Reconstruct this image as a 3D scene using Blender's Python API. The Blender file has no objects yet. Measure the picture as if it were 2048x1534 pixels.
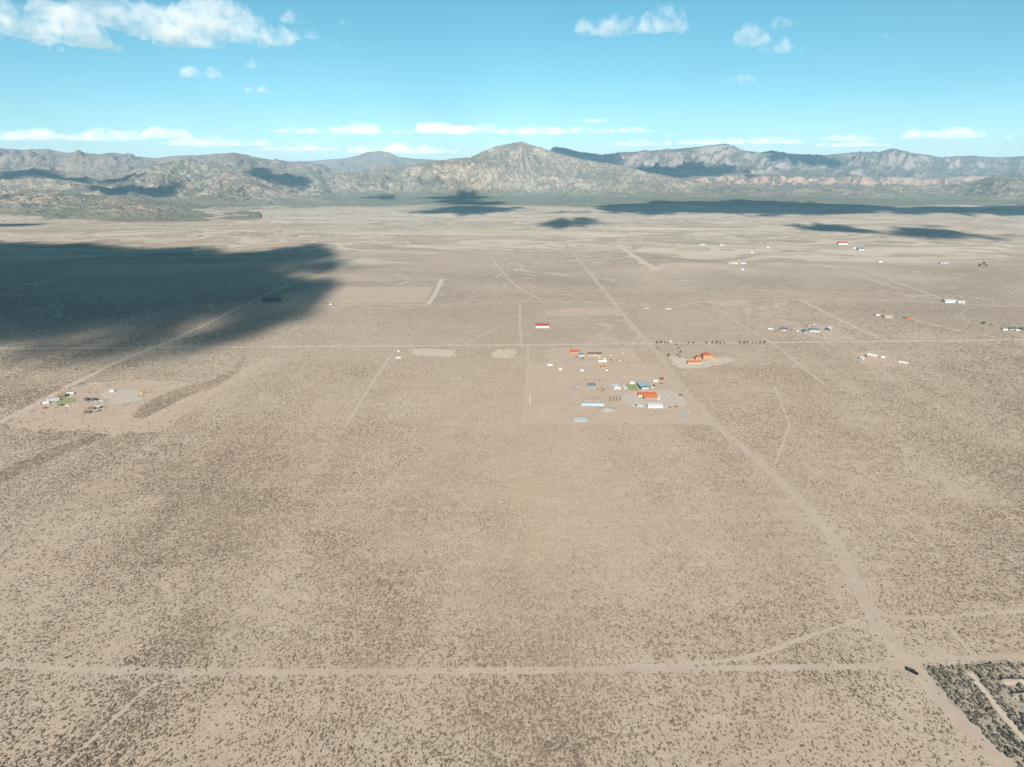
import bpy, bmesh, math, random
import numpy as np
from mathutils import Vector, Matrix, Euler

random.seed(7)
RNG = np.random.default_rng(7)
scene = bpy.context.scene
COL = scene.collection
R = math.radians

# ------------------------------------------------------------------ camera, sky, sun, exposure
CAM_H, PITCH, FPX = 267.0, R(16.4), 1420.0          # drone height, downward tilt, focal length in photo pixels
cam = bpy.data.cameras.new('camera')
cam.sensor_width = 36.0
cam.lens = 36.0 * FPX / 2048.0
cam.clip_start, cam.clip_end = 1.0, 200000.0
cam_o = bpy.data.objects.new('camera', cam)
cam_o.location = (0, 0, CAM_H)
cam_o.rotation_euler = (math.pi / 2 - PITCH, 0, 0)
COL.objects.link(cam_o)
scene.camera = cam_o

SUN_EL, SUN_AZ = R(26.5), R(3.5)                    # the sun stands behind the drone, a little to its left
LDIR = Vector((math.sin(SUN_AZ) * math.cos(SUN_EL), math.cos(SUN_AZ) * math.cos(SUN_EL), -math.sin(SUN_EL)))
world = bpy.data.worlds.new('World')
scene.world = world
world.use_nodes = True
wn, wl = world.node_tree.nodes, world.node_tree.links
bg = wn['Background']
sky = wn.new('ShaderNodeTexSky')
sky.sky_type = 'NISHITA'
sky.sun_disc = False
sky.sun_elevation = SUN_EL
sky.sun_rotation = math.pi + SUN_AZ
sky.altitude = 1700
sky.air_density, sky.dust_density, sky.ozone_density = 0.85, 0.0, 2.0
hsv = wn.new('ShaderNodeHueSaturation')
hsv.inputs['Hue'].default_value = 0.461
hsv.inputs['Saturation'].default_value = 1.20
wl.new(sky.outputs[0], hsv.inputs['Color'])
wl.new(hsv.outputs[0], bg.inputs['Color'])
bg.inputs['Strength'].default_value = 0.053
sun = bpy.data.lights.new('sun', 'SUN')
sun.energy, sun.angle, sun.color = 5.0, R(0.53), (1.0, 0.945, 0.875)
sun_o = bpy.data.objects.new('sun', sun)
sun_o.rotation_euler = LDIR.to_track_quat('-Z', 'Y').to_euler()
COL.objects.link(sun_o)
vs = scene.view_settings
vs.view_transform, vs.look, vs.exposure, vs.gamma = 'Standard', 'None', 1.0, 1.0
vs.use_curve_mapping = False
cy = scene.cycles
cy.max_bounces, cy.diffuse_bounces, cy.glossy_bounces = 6, 2, 2
cy.volume_bounces, cy.transparent_max_bounces = 4, 64
cy.use_denoising = True
cy.denoising_prefilter = 'ACCURATE'
cy.caustics_reflective = cy.caustics_refractive = False

# ------------------------------------------------------------------ helpers: noise, camera geometry, terrain height
_P = np.random.default_rng(3).permutation(4096)
def _hash(ix, iy):
    return _P[(_P[ix & 4095] + iy) & 4095] / 4095.0
def vnoise(x, y):
    x = np.asarray(x, float); y = np.asarray(y, float)
    ix = np.floor(x).astype(np.int64); iy = np.floor(y).astype(np.int64)
    fx, fy = x - ix, y - iy
    fx = fx * fx * fx * (fx * (fx * 6 - 15) + 10); fy = fy * fy * fy * (fy * (fy * 6 - 15) + 10)
    a, b = _hash(ix, iy), _hash(ix + 1, iy)
    c, d = _hash(ix, iy + 1), _hash(ix + 1, iy + 1)
    return (a * (1 - fx) + b * fx) * (1 - fy) + (c * (1 - fx) + d * fx) * fy
def fbm(x, y, o=4, g=0.5):
    s = 0.0; a = 1.0; n = 0.0
    for k in range(o):
        s = s + a * vnoise(x * 2.03 ** k + 17.3 * k, y * 2.03 ** k - 9.1 * k); n += a; a *= g
    return s / n
def ridged(x, y, o=5, g=0.55):
    s = 0.0; a = 1.0; n = 0.0; w = 1.0
    for k in range(o):
        v = 1 - np.abs(2 * vnoise(x * 2.07 ** k + 5.7 * k, y * 2.07 ** k + 3.3 * k) - 1)
        v = v * v
        s = s + a * v * w; n += a; a *= g
        w = np.clip(v * 1.6, 0, 1)
    return s / n
def sstep(a, b, x):
    t = np.clip((np.asarray(x, float) - a) / (b - a), 0, 1)
    return t * t * (3 - 2 * t)

CP, SP = math.cos(PITCH), math.sin(PITCH)
def ray(px, py):
    cx, cyy = (px - 1024) / FPX, (767 - py) / FPX
    return Vector((cx, CP + cyy * SP, -SP + cyy * CP))
def plain_h(x, y):
    """height of the open plain: dead level near the parcel, shallow swells and washes far out"""
    x = np.asarray(x, float); y = np.asarray(y, float)
    a = sstep(2100, 3600, y)
    wash = ridged(x / 1400 + 3.1, y / 900 + 1.7, 4)
    return a * (22 * (fbm(x / 800, y / 600, 5) - 0.5) - 20 * sstep(0.40, 0.9, wash))
def G(px, py):
    """point of the ground seen at a photo pixel"""
    d = ray(px, py); z = 0.0
    for _ in range(6):
        t = (z - CAM_H) / d.z
        x, y = d.x * t, d.y * t
        z = float(plain_h(x, y))
    return Vector((x, y, z))
def PX(py):
    """photo pixels per metre across the view at ground row py"""
    d = ray(1024, py)
    return FPX / (-CAM_H / d.z)
def elev_h(py, dist):
    d = ray(1024, py)
    return CAM_H + dist * d.z / d.y

# ------------------------------------------------------------------ helpers: materials
MATS = {}
def nmat(name):
    m = bpy.data.materials.new(name); m.use_nodes = True
    return m, m.node_tree.nodes, m.node_tree.links, m.node_tree.nodes['Principled BSDF']
def mat(name, col, rough=0.85, var=0.12, scale=1.5, spec=0.2, metal=0.0):
    if name in MATS: return MATS[name]
    m, n, l, b = nmat(name)
    tc = n.new('ShaderNodeTexCoord'); ns = n.new('ShaderNodeTexNoise')
    ns.inputs['Scale'].default_value = scale; ns.inputs['Detail'].default_value = 4
    l.new(tc.outputs['Object'], ns.inputs['Vector'])
    rp = n.new('ShaderNodeValToRGB')
    e = rp.color_ramp.elements
    e[0].position, e[1].position = 0.3, 0.7
    e[0].color = tuple(c * (1 - var) for c in col) + (1,)
    e[1].color = tuple(min(1, c * (1 + var)) for c in col) + (1,)
    l.new(ns.outputs['Fac'], rp.inputs['Fac']); l.new(rp.outputs['Color'], b.inputs['Base Color'])
    b.inputs['Roughness'].default_value = rough
    b.inputs['Specular IOR Level'].default_value = spec
    b.inputs['Metallic'].default_value = metal
    MATS[name] = m
    return m
class NT:
    """tiny node-graph shorthand"""
    def __init__(s, m): s.n, s.l = m.node_tree.nodes, m.node_tree.links
    def pos(s): return s.n.new('ShaderNodeNewGeometry').outputs['Position']
    def noise(s, vec, scale, detail=4, rough=0.55, dist=0.0):
        x = s.n.new('ShaderNodeTexNoise'); x.inputs['Scale'].default_value = scale
        x.inputs['Detail'].default_value = detail; x.inputs['Roughness'].default_value = rough
        x.inputs['Distortion'].default_value = dist
        s.l.new(vec, x.inputs['Vector']); return x.outputs['Fac']
    def vor(s, vec, scale):
        x = s.n.new('ShaderNodeTexVoronoi'); x.inputs['Scale'].default_value = scale
        s.l.new(vec, x.inputs['Vector']); return x.outputs['Distance']
    def mapv(s, vec, sc):
        x = s.n.new('ShaderNodeMapping'); x.inputs['Scale'].default_value = sc
        s.l.new(vec, x.inputs['Vector']); return x.outputs[0]
    def rng(s, v, a, b, c=0.0, d=1.0):
        x = s.n.new('ShaderNodeMapRange'); x.interpolation_type = 'SMOOTHSTEP'
        for k, q in zip((1, 2, 3, 4), (a, b, c, d)): x.inputs[k].default_value = q
        s.l.new(v, x.inputs[0]); return x.outputs[0]
    def math(s, op, a, b):
        x = s.n.new('ShaderNodeMath'); x.operation = op
        for k, q in enumerate((a, b)):
            if isinstance(q, (int, float)): x.inputs[k].default_value = q
            else: s.l.new(q, x.inputs[k])
        return x.outputs[0]
    def mix(s, f, a, b):
        x = s.n.new('ShaderNodeMix'); x.data_type = 'RGBA'
        if isinstance(f, (int, float)): x.inputs['Factor'].default_value = f
        else: s.l.new(f, x.inputs['Factor'])
        for k, q in ((6, a), (7, b)):
            if isinstance(q, tuple): x.inputs[k].default_value = q + (1,)
            else: s.l.new(q, x.inputs[k])
        return x.outputs[2]
    def sep(s, vec):
        x = s.n.new('ShaderNodeSeparateXYZ'); s.l.new(vec, x.inputs[0]); return x.outputs
    def attr(s, name):
        x = s.n.new('ShaderNodeAttribute'); x.attribute_name = name; return x.outputs['Fac']
    def bump(s, h, strength, dist, bsdf):
        x = s.n.new('ShaderNodeBump'); x.inputs['Strength'].default_value = strength
        x.inputs['Distance'].default_value = dist
        s.l.new(h, x.inputs['Height']); s.l.new(x.outputs[0], bsdf.inputs['Normal'])

SOIL, SOIL_PINK, SOIL_PALE = (0.415, 0.327, 0.250), (0.400, 0.306, 0.231), (0.485, 0.404, 0.316)
SAGE, SAGE_DARK, GRASS = (0.255, 0.208, 0.160), (0.085, 0.080, 0.060), (0.34, 0.29, 0.19)

def ground_material():
    m, n, l, b = nmat('desert_soil'); t = NT(m)
    p = t.pos(); xyz = t.sep(p)
    big = t.noise(p, 1 / 420, 5, 0.6, 0.4)
    mid = t.noise(p, 1 / 90, 5, 0.6)
    fine = t.noise(p, 1 / 7, 4, 0.65)
    grit = t.noise(p, 1 / 1.6, 3, 0.7)
    base = t.mix(t.rng(mid, 0.35, 0.65), SOIL, SOIL_PINK)
    base = t.mix(t.math('MULTIPLY', t.rng(big, 0.52, 0.70), 0.55), base, SOIL_PALE)
    # dry grass between the shrubs, in drifts
    gr = t.math('MULTIPLY', t.rng(t.noise(p, 1 / 150, 4, 0.6), 0.5, 0.68), t.rng(fine, 0.4, 0.62))
    base = t.mix(t.math('MULTIPLY', gr, 0.6), base, GRASS)
    # small low plants, too small to stand up singly from here
    sm = t.math('MULTIPLY', t.rng(grit, 0.48, 0.62), t.rng(fine, 0.34, 0.56))
    base = t.mix(t.math('MULTIPLY', sm, 0.70), base, (0.26, 0.205, 0.148))
    # far plain: shrubs blend into the ground colour, in streaks and patches
    far = t.rng(xyz[1], 750, 1750)
    patch = t.noise(t.mapv(p, (1 / 700, 1 / 420, 1)), 1.0, 6, 0.62, 0.6)
    clump = t.noise(p, 1 / 22, 5, 0.7)
    cov = t.math('MULTIPLY', t.rng(t.math('ADD', patch, t.math('MULTIPLY', clump, 0.7)), 0.74, 0.98), 0.80)
    base = t.mix(t.math('MULTIPLY', far, cov), base, SAGE)
    g6 = t.noise(p, 1 / 4.5, 4, 0.8)
    base = t.mix(t.math('MULTIPLY', t.math('MULTIPLY', t.rng(g6, 0.47, 0.60), far), 0.5), base, (0.20, 0.165, 0.125))
    # branching dry washes: thin pale threads with darker growth along them
    wl_ = t.noise(t.mapv(p, (1 / 520, 1 / 640, 1)), 1.0, 5, 0.55, 0.9)
    ln = t.math('ABSOLUTE', t.math('SUBTRACT', wl_, 0.5), 0.0)
    base = t.mix(t.math('MULTIPLY', t.math('MULTIPLY', t.rng(ln, 0.006, 0.03, 1.0, 0.0), far), 0.5), base, SAGE)
    base = t.mix(t.math('MULTIPLY', t.math('MULTIPLY', t.rng(ln, 0.0, 0.007, 1.0, 0.0), far), 0.8), base, SOIL_PALE)
    st_ = t.noise(t.mapv(p, (1 / 38, 1 / 14, 1)), 1.0, 5, 0.7)
    base = t.mix(t.math('MULTIPLY', t.rng(st_, 0.52, 0.70), 0.35), base, (0.30, 0.235, 0.170))
    base = t.mix(t.math('MULTIPLY', t.rng(st_, 0.48, 0.30), 0.35), base, SOIL_PALE)
    # pale washes far out
    w = t.noise(t.mapv(p, (1 / 1100, 1 / 420, 1)), 1.0, 6, 0.62, 1.4)
    ww = t.math('MULTIPLY', t.rng(w, 0.47, 0.58), t.rng(xyz[1], 1700, 2600))
    base = t.mix(t.math('MULTIPLY', ww, 0.9), base, SOIL_PALE)
    # juniper woodland where the plain meets the mountains
    bn = t.noise(p, 1 / 900, 6, 0.65); sp = t.noise(p, 1 / 24, 4, 0.75)
    belt = t.math('MULTIPLY', t.rng(t.math('ADD', xyz[1], t.math('MULTIPLY', bn, 2600)), 7500, 8100), t.rng(sp, 0.36, 0.50, 0.35, 1.0))
    base = t.mix(belt, base, (0.130, 0.133, 0.088))
    l.new(base, b.inputs['Base Color'])
    b.inputs['Roughness'].default_value = 1.0; b.inputs['Specular IOR Level'].default_value = 0.05
    t.bump(t.math('ADD', fine, t.math('MULTIPLY', grit, 0.3)), 0.35, 0.5, b)
    return m
def soil_material(name, a, bcol, sc=1 / 9, stripe=None):
    m, n, l, b = nmat(name); t = NT(m)
    p = t.pos()
    f = t.noise(p, sc, 5, 0.65); g = t.noise(p, 1 / 1.2, 3, 0.7)
    c = t.mix(t.rng(f, 0.3, 0.7), a, bcol)
    c = t.mix(t.math('MULTIPLY', t.rng(g, 0.5, 0.75), 0.25), c, SAGE)
    if stripe:
        w = n.new('ShaderNodeTexWave'); w.inputs['Scale'].default_value = stripe; w.inputs['Distortion'].default_value = 0.6
        w.bands_direction = 'Y'; l.new(p, w.inputs['Vector'])
        c = t.mix(t.math('MULTIPLY', w.outputs['Fac'], 0.3), c, tuple(q * 0.72 for q in a))
    l.new(c, b.inputs['Base Color'])
    b.inputs['Roughness'].default_value = 1.0; b.inputs['Specular IOR Level'].default_value = 0.05
    t.bump(t.math('ADD', f, g), 0.3, 0.25, b)
    MATS[name] = m
    return m
M_GROUND = ground_material()
M_ROAD = soil_material('packed_dirt', (0.375, 0.292, 0.225), (0.415, 0.328, 0.255))
M_ROADF = soil_material('graded_dirt', (0.43, 0.342, 0.27), (0.46, 0.37, 0.295))
M_RUT = soil_material('rut_dust', (0.46, 0.37, 0.30), (0.345, 0.265, 0.21), 1 / 30)
M_TRACK = soil_material('track_dirt', (0.43, 0.345, 0.275), (0.395, 0.31, 0.245))
M_BARE = soil_material('bare_dirt', (0.43, 0.33, 0.25), (0.385, 0.292, 0.218), 1 / 25)
M_SAND = soil_material('pale_sand', (0.475, 0.395, 0.315), (0.44, 0.355, 0.28), 1 / 20)
M_RED = soil_material('ploughed_red_soil', (0.43, 0.325, 0.25), (0.405, 0.30, 0.23), 1 / 30, 0.25)
M_GRAVEL = soil_material('gravel_yard', (0.44, 0.375, 0.315), (0.41, 0.34, 0.28), 1 / 6)
M_LAWN = soil_material('lawn_grass', (0.20, 0.25, 0.10), (0.26, 0.27, 0.12), 1 / 3)
M_BERM = soil_material('berm_soil', (0.28, 0.235, 0.185), (0.21, 0.17, 0.13), 1 / 2)

# ------------------------------------------------------------------ helpers: objects
def tag(o, label=None, cat=None, group=None, kind=None):
    if label: o['label'] = label
    if cat: o['category'] = cat
    if group: o['group'] = group
    if kind: o['kind'] = kind
    return o
def link_mesh(name, verts, faces, m, parent=None, smooth=False):
    me = bpy.data.meshes.new(name)
    me.from_pydata([tuple(v) for v in verts], [], [tuple(f) for f in faces])
    me.materials.append(m)
    if smooth: me.polygons.foreach_set('use_smooth', [True] * len(me.polygons))
    me.update()
    o = bpy.data.objects.new(name, me); COL.objects.link(o)
    if parent is not None: o.parent = parent
    return o
def grid_mesh(name, X, Y, Z, m, smooth=True):
    r, c = X.shape
    me = bpy.data.meshes.new(name)
    me.vertices.add(r * c)
    me.vertices.foreach_set('co', np.stack([X, Y, Z], -1).astype(np.float32).ravel())
    i = np.arange(r * c).reshape(r, c)
    q = np.stack([i[:-1, :-1], i[:-1, 1:], i[1:, 1:], i[1:, :-1]], -1).reshape(-1, 4)
    me.loops.add(q.size); me.loops.foreach_set('vertex_index', q.astype(np.int32).ravel())
    me.polygons.add(len(q))
    me.polygons.foreach_set('loop_start', np.arange(0, q.size, 4, dtype=np.int32))
    me.polygons.foreach_set('loop_total', np.full(len(q), 4, dtype=np.int32))
    if smooth: me.polygons.foreach_set('use_smooth', np.ones(len(q), dtype=bool))
    me.materials.append(m); me.update(calc_edges=True); me.validate()
    o = bpy.data.objects.new(name, me); COL.objects.link(o)
    return o
class MB:
    """collects shapes into one mesh"""
    def __init__(s): s.v, s.f = [], []
    def add(s, v, f):
        k = len(s.v); s.v += [tuple(q) for q in v]; s.f += [tuple(i + k for i in q) for q in f]; return s
    def box(s, x0, x1, y0, y1, z0, z1):
        return s.add([(x0, y0, z0), (x1, y0, z0), (x1, y1, z0), (x0, y1, z0), (x0, y0, z1), (x1, y0, z1), (x1, y1, z1), (x0, y1, z1)],
                     [(3, 2, 1, 0), (4, 5, 6, 7), (0, 1, 5, 4), (1, 2, 6, 5), (2, 3, 7, 6), (3, 0, 4, 7)])
    def prism(s, prof, y0, y1, axis='y'):
        """closed profile (a, z) swept along y (or x)"""
        n = len(prof)
        v = [(a, y0, z) if axis == 'y' else (y0, a, z) for a, z in prof] + [(a, y1, z) if axis == 'y' else (y1, a, z) for a, z in prof]
        f = [tuple(range(n)), tuple(range(2 * n - 1, n - 1, -1))] + [(i, i + n, (i + 1) % n + n, (i + 1) % n) for i in range(n)]
        return s.add(v, f)
    def cyl(s, c, r, h, n=10, axis='z', r2=None):
        r2 = r if r2 is None else r2
        v = []
        for k, (rr, t) in enumerate(((r, 0), (r2, h))):
            for i in range(n):
                a = 2 * math.pi * i / n
                p = (rr * math.cos(a), rr * math.sin(a), t)
                if axis == 'x': p = (p[2], p[0], p[1])
                if axis == 'y': p = (p[0], p[2], p[1])
                v.append((c[0] + p[0], c[1] + p[1], c[2] + p[2]))
        return s.add(v, [tuple(range(n - 1, -1, -1)), tuple(range(n, 2 * n))] + [(i, (i + 1) % n, (i + 1) % n + n, i + n) for i in range(n)])
    def build(s, name, m, parent=None, smooth=False):
        o = link_mesh(name, s.v, s.f, m, parent, smooth)
        bm = bmesh.new(); bm.from_mesh(o.data); bmesh.ops.recalc_face_normals(bm, faces=bm.faces); bm.to_mesh(o.data); bm.free()
        return o
def empty(name, loc, rz, label, cat, group=None):
    o = bpy.data.objects.new(name, None); o.location = loc; o.rotation_euler = (0, 0, rz); COL.objects.link(o)
    o.empty_display_size = 0.5
    return tag(o, label, cat, group)

# ================================================================== LARGE STRUCTURE
# ------------------------------------------------------------------ the plain, one sheet out to the horizon
rows = np.concatenate([[-5000, -3000, -1500, -500, 0, 150], np.geomspace(230, 9500, 330), np.geomspace(9700, 40000, 40)])
U = np.linspace(-1, 1, 361)
HW = np.maximum(5000, 1.0 * rows + 2500)
X = U[None, :] * HW[:, None]; Y = np.repeat(rows[:, None], len(U), 1)
tag(grid_mesh('ground', X, Y, plain_h(X, Y), M_GROUND), kind='structure')

# ------------------------------------------------------------------ roads, tracks and bare patches (sheets over the soil)
ROADS = [  # width in metres, material, photo-pixel course
    (9.5, M_ROAD, [(2010, 1534), (1945, 1468), (1880, 1398), (1840, 1348), (1812, 1322), (1770, 1266), (1735, 1214), (1712, 1166), (1692, 1118), (1663, 1072), (1640, 1045), (1600, 1003), (1560, 965), (1520, 925), (1480, 890), (1432, 851), (1410, 828), (1385, 800), (1348, 752), (1312, 702), (1292, 682), (1256, 641), (1236, 616), (1215, 590), (1190, 560), (1175, 540), (1147, 507), (1118, 474)]),
    (8.5, M_ROAD, [(-90, 1327), (0, 1330), (150, 1339), (379, 1345), (700, 1344), (1000, 1342), (1400, 1338), (1800, 1332)]),
    (8.0, M_ROAD, [(1812, 1328), (1850, 1318), (1930, 1316), (2150, 1316)]),
    (6.5, M_ROAD, [(1737, 1216), (1765, 1232), (1810, 1238), (1880, 1236), (1960, 1229), (2150, 1214)]),
    (4.5, M_TRACK, [(1742, 1234), (1700, 1246), (1620, 1272), (1550, 1299), (1480, 1318), (1400, 1327), (1250, 1334)]),
    (3.5, M_TRACK, [(1880, 1237), (1905, 1262), (1935, 1298), (1950, 1316)]),
    (5.0, M_SAND, [(1942, 1345), (1965, 1378), (2000, 1422), (2060, 1490)]),
    (3.0, M_TRACK, [(370, 1352), (310, 1368), (262, 1404), (195, 1470), (95, 1560)]),
    (7.5, M_ROAD, [(-60, 697), (150, 697), (318, 695), (700, 693), (1000, 690), (1310, 687), (1540, 685), (1800, 683), (2110, 679)]),
    (8.5, M_ROAD, [(-60, 872), (0, 845), (90, 797), (170, 756), (250, 716), (318, 693), (420, 645), (490, 608), (582, 567)]),
    (4.0, M_TRACK, [(690, 852), (706, 830), (735, 780), (765, 735), (795, 694)]),
    (6.0, M_ROAD, [(582, 564), (700, 562), (885, 558)]),
    (9.0, M_SAND, [(886, 558), (872, 584), (856, 609)]),
    (5.0, M_SAND, [(490, 610), (600, 609), (856, 609)]),
    (6.0, M_TRACK, [(983, 514), (995, 532), (1015, 556), (1046, 582), (1082, 600)]),
    (6.5, M_ROAD, [(1136, 498), (1237, 496), (1400, 494)]),
    (22.0, M_SAND, [(1237, 490), (1262, 508), (1290, 528), (1316, 542)]),
    (6.5, M_ROAD, [(1180, 536), (1310, 533), (1480, 532), (1700, 530)]),
    (6.5, M_ROAD, [(1595, 598), (1640, 620), (1700, 650), (1760, 676), (1790, 684)]),
    (4.0, M_TRACK, [(1416, 603), (1440, 620), (1480, 648), (1520, 672), (1545, 686), (1600, 730), (1650, 770)]),
    (6.0, M_ROAD, [(1020, 603), (1160, 604), (1240, 608), (1300, 612)]),
    (6.0, M_ROAD, [(1350, 612), (1420, 602), (1600, 600), (1760, 600), (1890, 606), (1960, 611), (2110, 613)]),
    (4.5, M_SAND, [(1818, 636), (1850, 646), (1940, 666), (2020, 679), (2110, 700)]),
    (4.0, M_TRACK, [(1640, 681), (1690, 697), (1728, 711)]),
    (4.0, M_TRACK, [(1728, 684), (1760, 700), (1785, 715)]),
    (2.6, M_TRACK, [(1546, 770), (1560, 795), (1566, 820), (1582, 848), (1566, 885), (1552, 925)]),
    (3.0, M_TRACK, [(1056, 693), (1056, 740), (1053, 800), (1046, 850)]),
    (3.0, M_TRACK, [(1060, 737), (1130, 737), (1300, 737)]),
    (6.0, M_ROAD, [(1700, 530), (1780, 560), (1880, 596)]),
    (5.5, M_SAND, [(1540, 500), (1640, 530), (1720, 552), (1800, 578)]),
    (5.0, M_TRACK, [(0, 592), (150, 582), (330, 566), (480, 552), (560, 540)]),
    (4.0, M_TRACK, [(330, 690), (440, 650), (560, 618), (600, 610)]),
    (4.0, M_TRACK, [(0, 612), (60, 607), (115, 607), (130, 614), (100, 628), (30, 640)]),
    (3.5, M_TRACK, [(1040, 608), (1040, 640), (1042, 690)]),
    (3.0, M_TRACK, [(1100, 652), (1180, 652), (1246, 640)]),
    (3.0, M_TRACK, [(1418, 716), (1480, 712), (1530, 700)]),
]
SEG_A, SEG_B, SEG_W = [], [], []
def ribbon(w, m, pts, k):
    if m is M_ROAD and max(p[1] for p in pts) < 900: m = M_ROADF
    w = w * (0.72 if min(p[1] for p in pts) > 900 else 1.15)
    near = w / (0.72 if min(p[1] for p in pts) > 900 else 1.15)
    P = [G(*p) for p in pts]
    # smooth the course
    for _ in range(2):
        Q = [P[0]]
        for a, b in zip(P, P[1:]): Q += [a.lerp(b, 0.25), a.lerp(b, 0.75)]
        P = Q + [P[-1]]
    S = [P[0]]
    for a, b in zip(P, P[1:]):
        L = (b - a).length; nst = max(1, int(L / max(6.0, a.y * 0.008)))
        S += [a.lerp(b, (i + 1) / nst) for i in range(nst)]
    v, s = [], 0.0
    for i, p in enumerate(S):
        d = (S[min(i + 1, len(S) - 1)] - S[max(i - 1, 0)]); d.z = 0; d.normalize()
        nrm = Vector((-d.y, d.x, 0)); s += 0 if i == 0 else (p - S[i - 1]).length
        wob = float(vnoise(s / 35, k * 7.7)) - 0.5
        for sd in (-1, 1):
            ww = w * (0.5 + 0.34 * (float(vnoise(s / 9, k * 3.1 + sd)) - 0.5) + 0.25 * (float(vnoise(s / 40, k * 5.3 + sd)) - 0.5))
            q = p + nrm * (sd * ww + wob * w * 0.35)
            v.append((q.x, q.y, float(plain_h(q.x, q.y)) + 0.02 + 0.004 * k + max(0, q.y - 1000) * 1.5e-4))
    for a, b in zip(S[::2], S[2::2] + [S[-1]]):
        SEG_A.append((a.x, a.y)); SEG_B.append((b.x, b.y)); SEG_W.append(w * 0.5)
    f = [(2 * i, 2 * i + 1, 2 * i + 3, 2 * i + 2) for i in range(len(S) - 1)]
    road = tag(link_mesh('dirt_road' if near > 5 else 'dirt_track', v, f, m), kind='structure')
    if max(p[1] for p in pts) > 900 and near > 5:        # wheel ruts worn into the near roads
        for off in (-1.9, -0.35, 0.95, 2.4):
            rv = []
            for i, p in enumerate(S):
                d = (S[min(i + 1, len(S) - 1)] - S[max(i - 1, 0)]); d.z = 0; d.normalize(); nrm = Vector((-d.y, d.x, 0))
                o_ = off * (1 + 0.5 * (float(vnoise(i * 0.13, off * 9 + k)) - 0.5)) + 1.6 * (float(vnoise(i * 0.06, k * 2.2)) - 0.5)
                h_ = 0.28 * (0.35 + 1.1 * float(vnoise(i * 0.21, off + 31 + k)))
                for sd in (-1, 1): q = p + nrm * (o_ + sd * h_); rv.append((q.x, q.y, q.z + 0.35 + 0.001 * k))
            for q_ in range(len(rv)): rv[q_] = (rv[q_][0], rv[q_][1], v[0][2] + 0.0137 + 0.0003 * off + max(0, rv[q_][1] - 1000) * 1.5e-4)
            link_mesh('wheel_rut', rv, f, M_RUT, road)
for k, (w, m, pts) in enumerate(ROADS): ribbon(w, m, pts, k)

PATCHES = [  # name, material, photo-pixel outline, whether shrubs stay off it
    ('bare_field', M_RED, [(640, 572), (760, 574), (868, 573), (852, 606), (700, 607), (600, 605), (560, 590)]),
    ('bare_ground', M_BARE, [(100, 790), (190, 762), (290, 760), (385, 764), (330, 790), (285, 812), (262, 838), (300, 846), (200, 862), (60, 858), (0, 850), (40, 824)]),
    ('sandy_wash', M_BARE, [(470, 742), (540, 712), (520, 735), (450, 775), (390, 815), (320, 862), (210, 872), (180, 862), (265, 840), (330, 815), (400, 780)]),
    ('bare_ground', M_BARE, [(1056, 722), (1250, 727), (1322, 728), (1395, 805), (1420, 848), (1050, 850)]),
    ('bare_field', M_RED, [(1066, 787), (1152, 787), (1150, 807), (1062, 807)]),
    ('gravel_yard', M_GRAVEL, [(1252, 786), (1290, 781), (1345, 782), (1372, 800), (1368, 815), (1330, 818), (1262, 816), (1245, 800)]),
    ('bare_ground', M_BARE, [(1100, 697), (1260, 696), (1285, 722), (1180, 730), (1090, 722)]),
    ('bare_ground', M_SAND, [(1340, 712), (1410, 722), (1450, 712), (1475, 720), (1420, 734), (1362, 736), (1345, 728)]),
    ('lawn', M_LAWN, [(1252, 768), (1270, 768), (1278, 780), (1270, 781), (1255, 779)]),
    ('lawn', M_LAWN, [(128, 795), (153, 797), (150, 804), (118, 809), (108, 806)]),
    ('bare_ground', M_BARE, [(1708, 706), (1745, 699), (1792, 718), (1822, 734), (1772, 734), (1718, 724)]),
    ('bare_ground', M_BARE, [(1415, 601), (1490, 602), (1500, 611), (1435, 614)]),
    ('bare_ground', M_BARE, [(1085, 622), (1150, 616), (1232, 618), (1236, 630), (1090, 630)]),
    ('bare_ground', M_BARE, [(1590, 660), (1660, 650), (1690, 668), (1720, 682), (1640, 680)]),
    ('bare_ground', M_SAND, [(825, 698), (915, 699), (910, 712), (830, 712)]),
    ('bare_ground', M_SAND, [(985, 697), (1030, 698), (1028, 714), (985, 716)]),
    ('scrub_ground', soil_material('grey_scrub_soil', (0.29, 0.25, 0.20), (0.35, 0.285, 0.225), 1 / 6), [(1842, 1338), (1930, 1328), (2100, 1326), (2100, 1534), (2090, 1600), (2040, 1540), (1968, 1466), (1895, 1390)]),
    ('gravel_yard', M_GRAVEL, [(198, 790), (215, 783), (262, 780), (300, 783), (276, 790), (290, 800), (262, 806), (248, 816), (222, 810), (228, 800)]),
]
POLYS = []
def in_poly(x, y, poly):
    c = np.zeros(np.shape(x), bool); n = len(poly)
    for i in range(n):
        (x0, y0), (x1, y1) = poly[i], poly[(i + 1) % n]
        if y0 == y1: continue
        c ^= ((y0 > y) != (y1 > y)) & (x < (x1 - x0) * (y - y0) / (y1 - y0) + x0)
    return c
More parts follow.
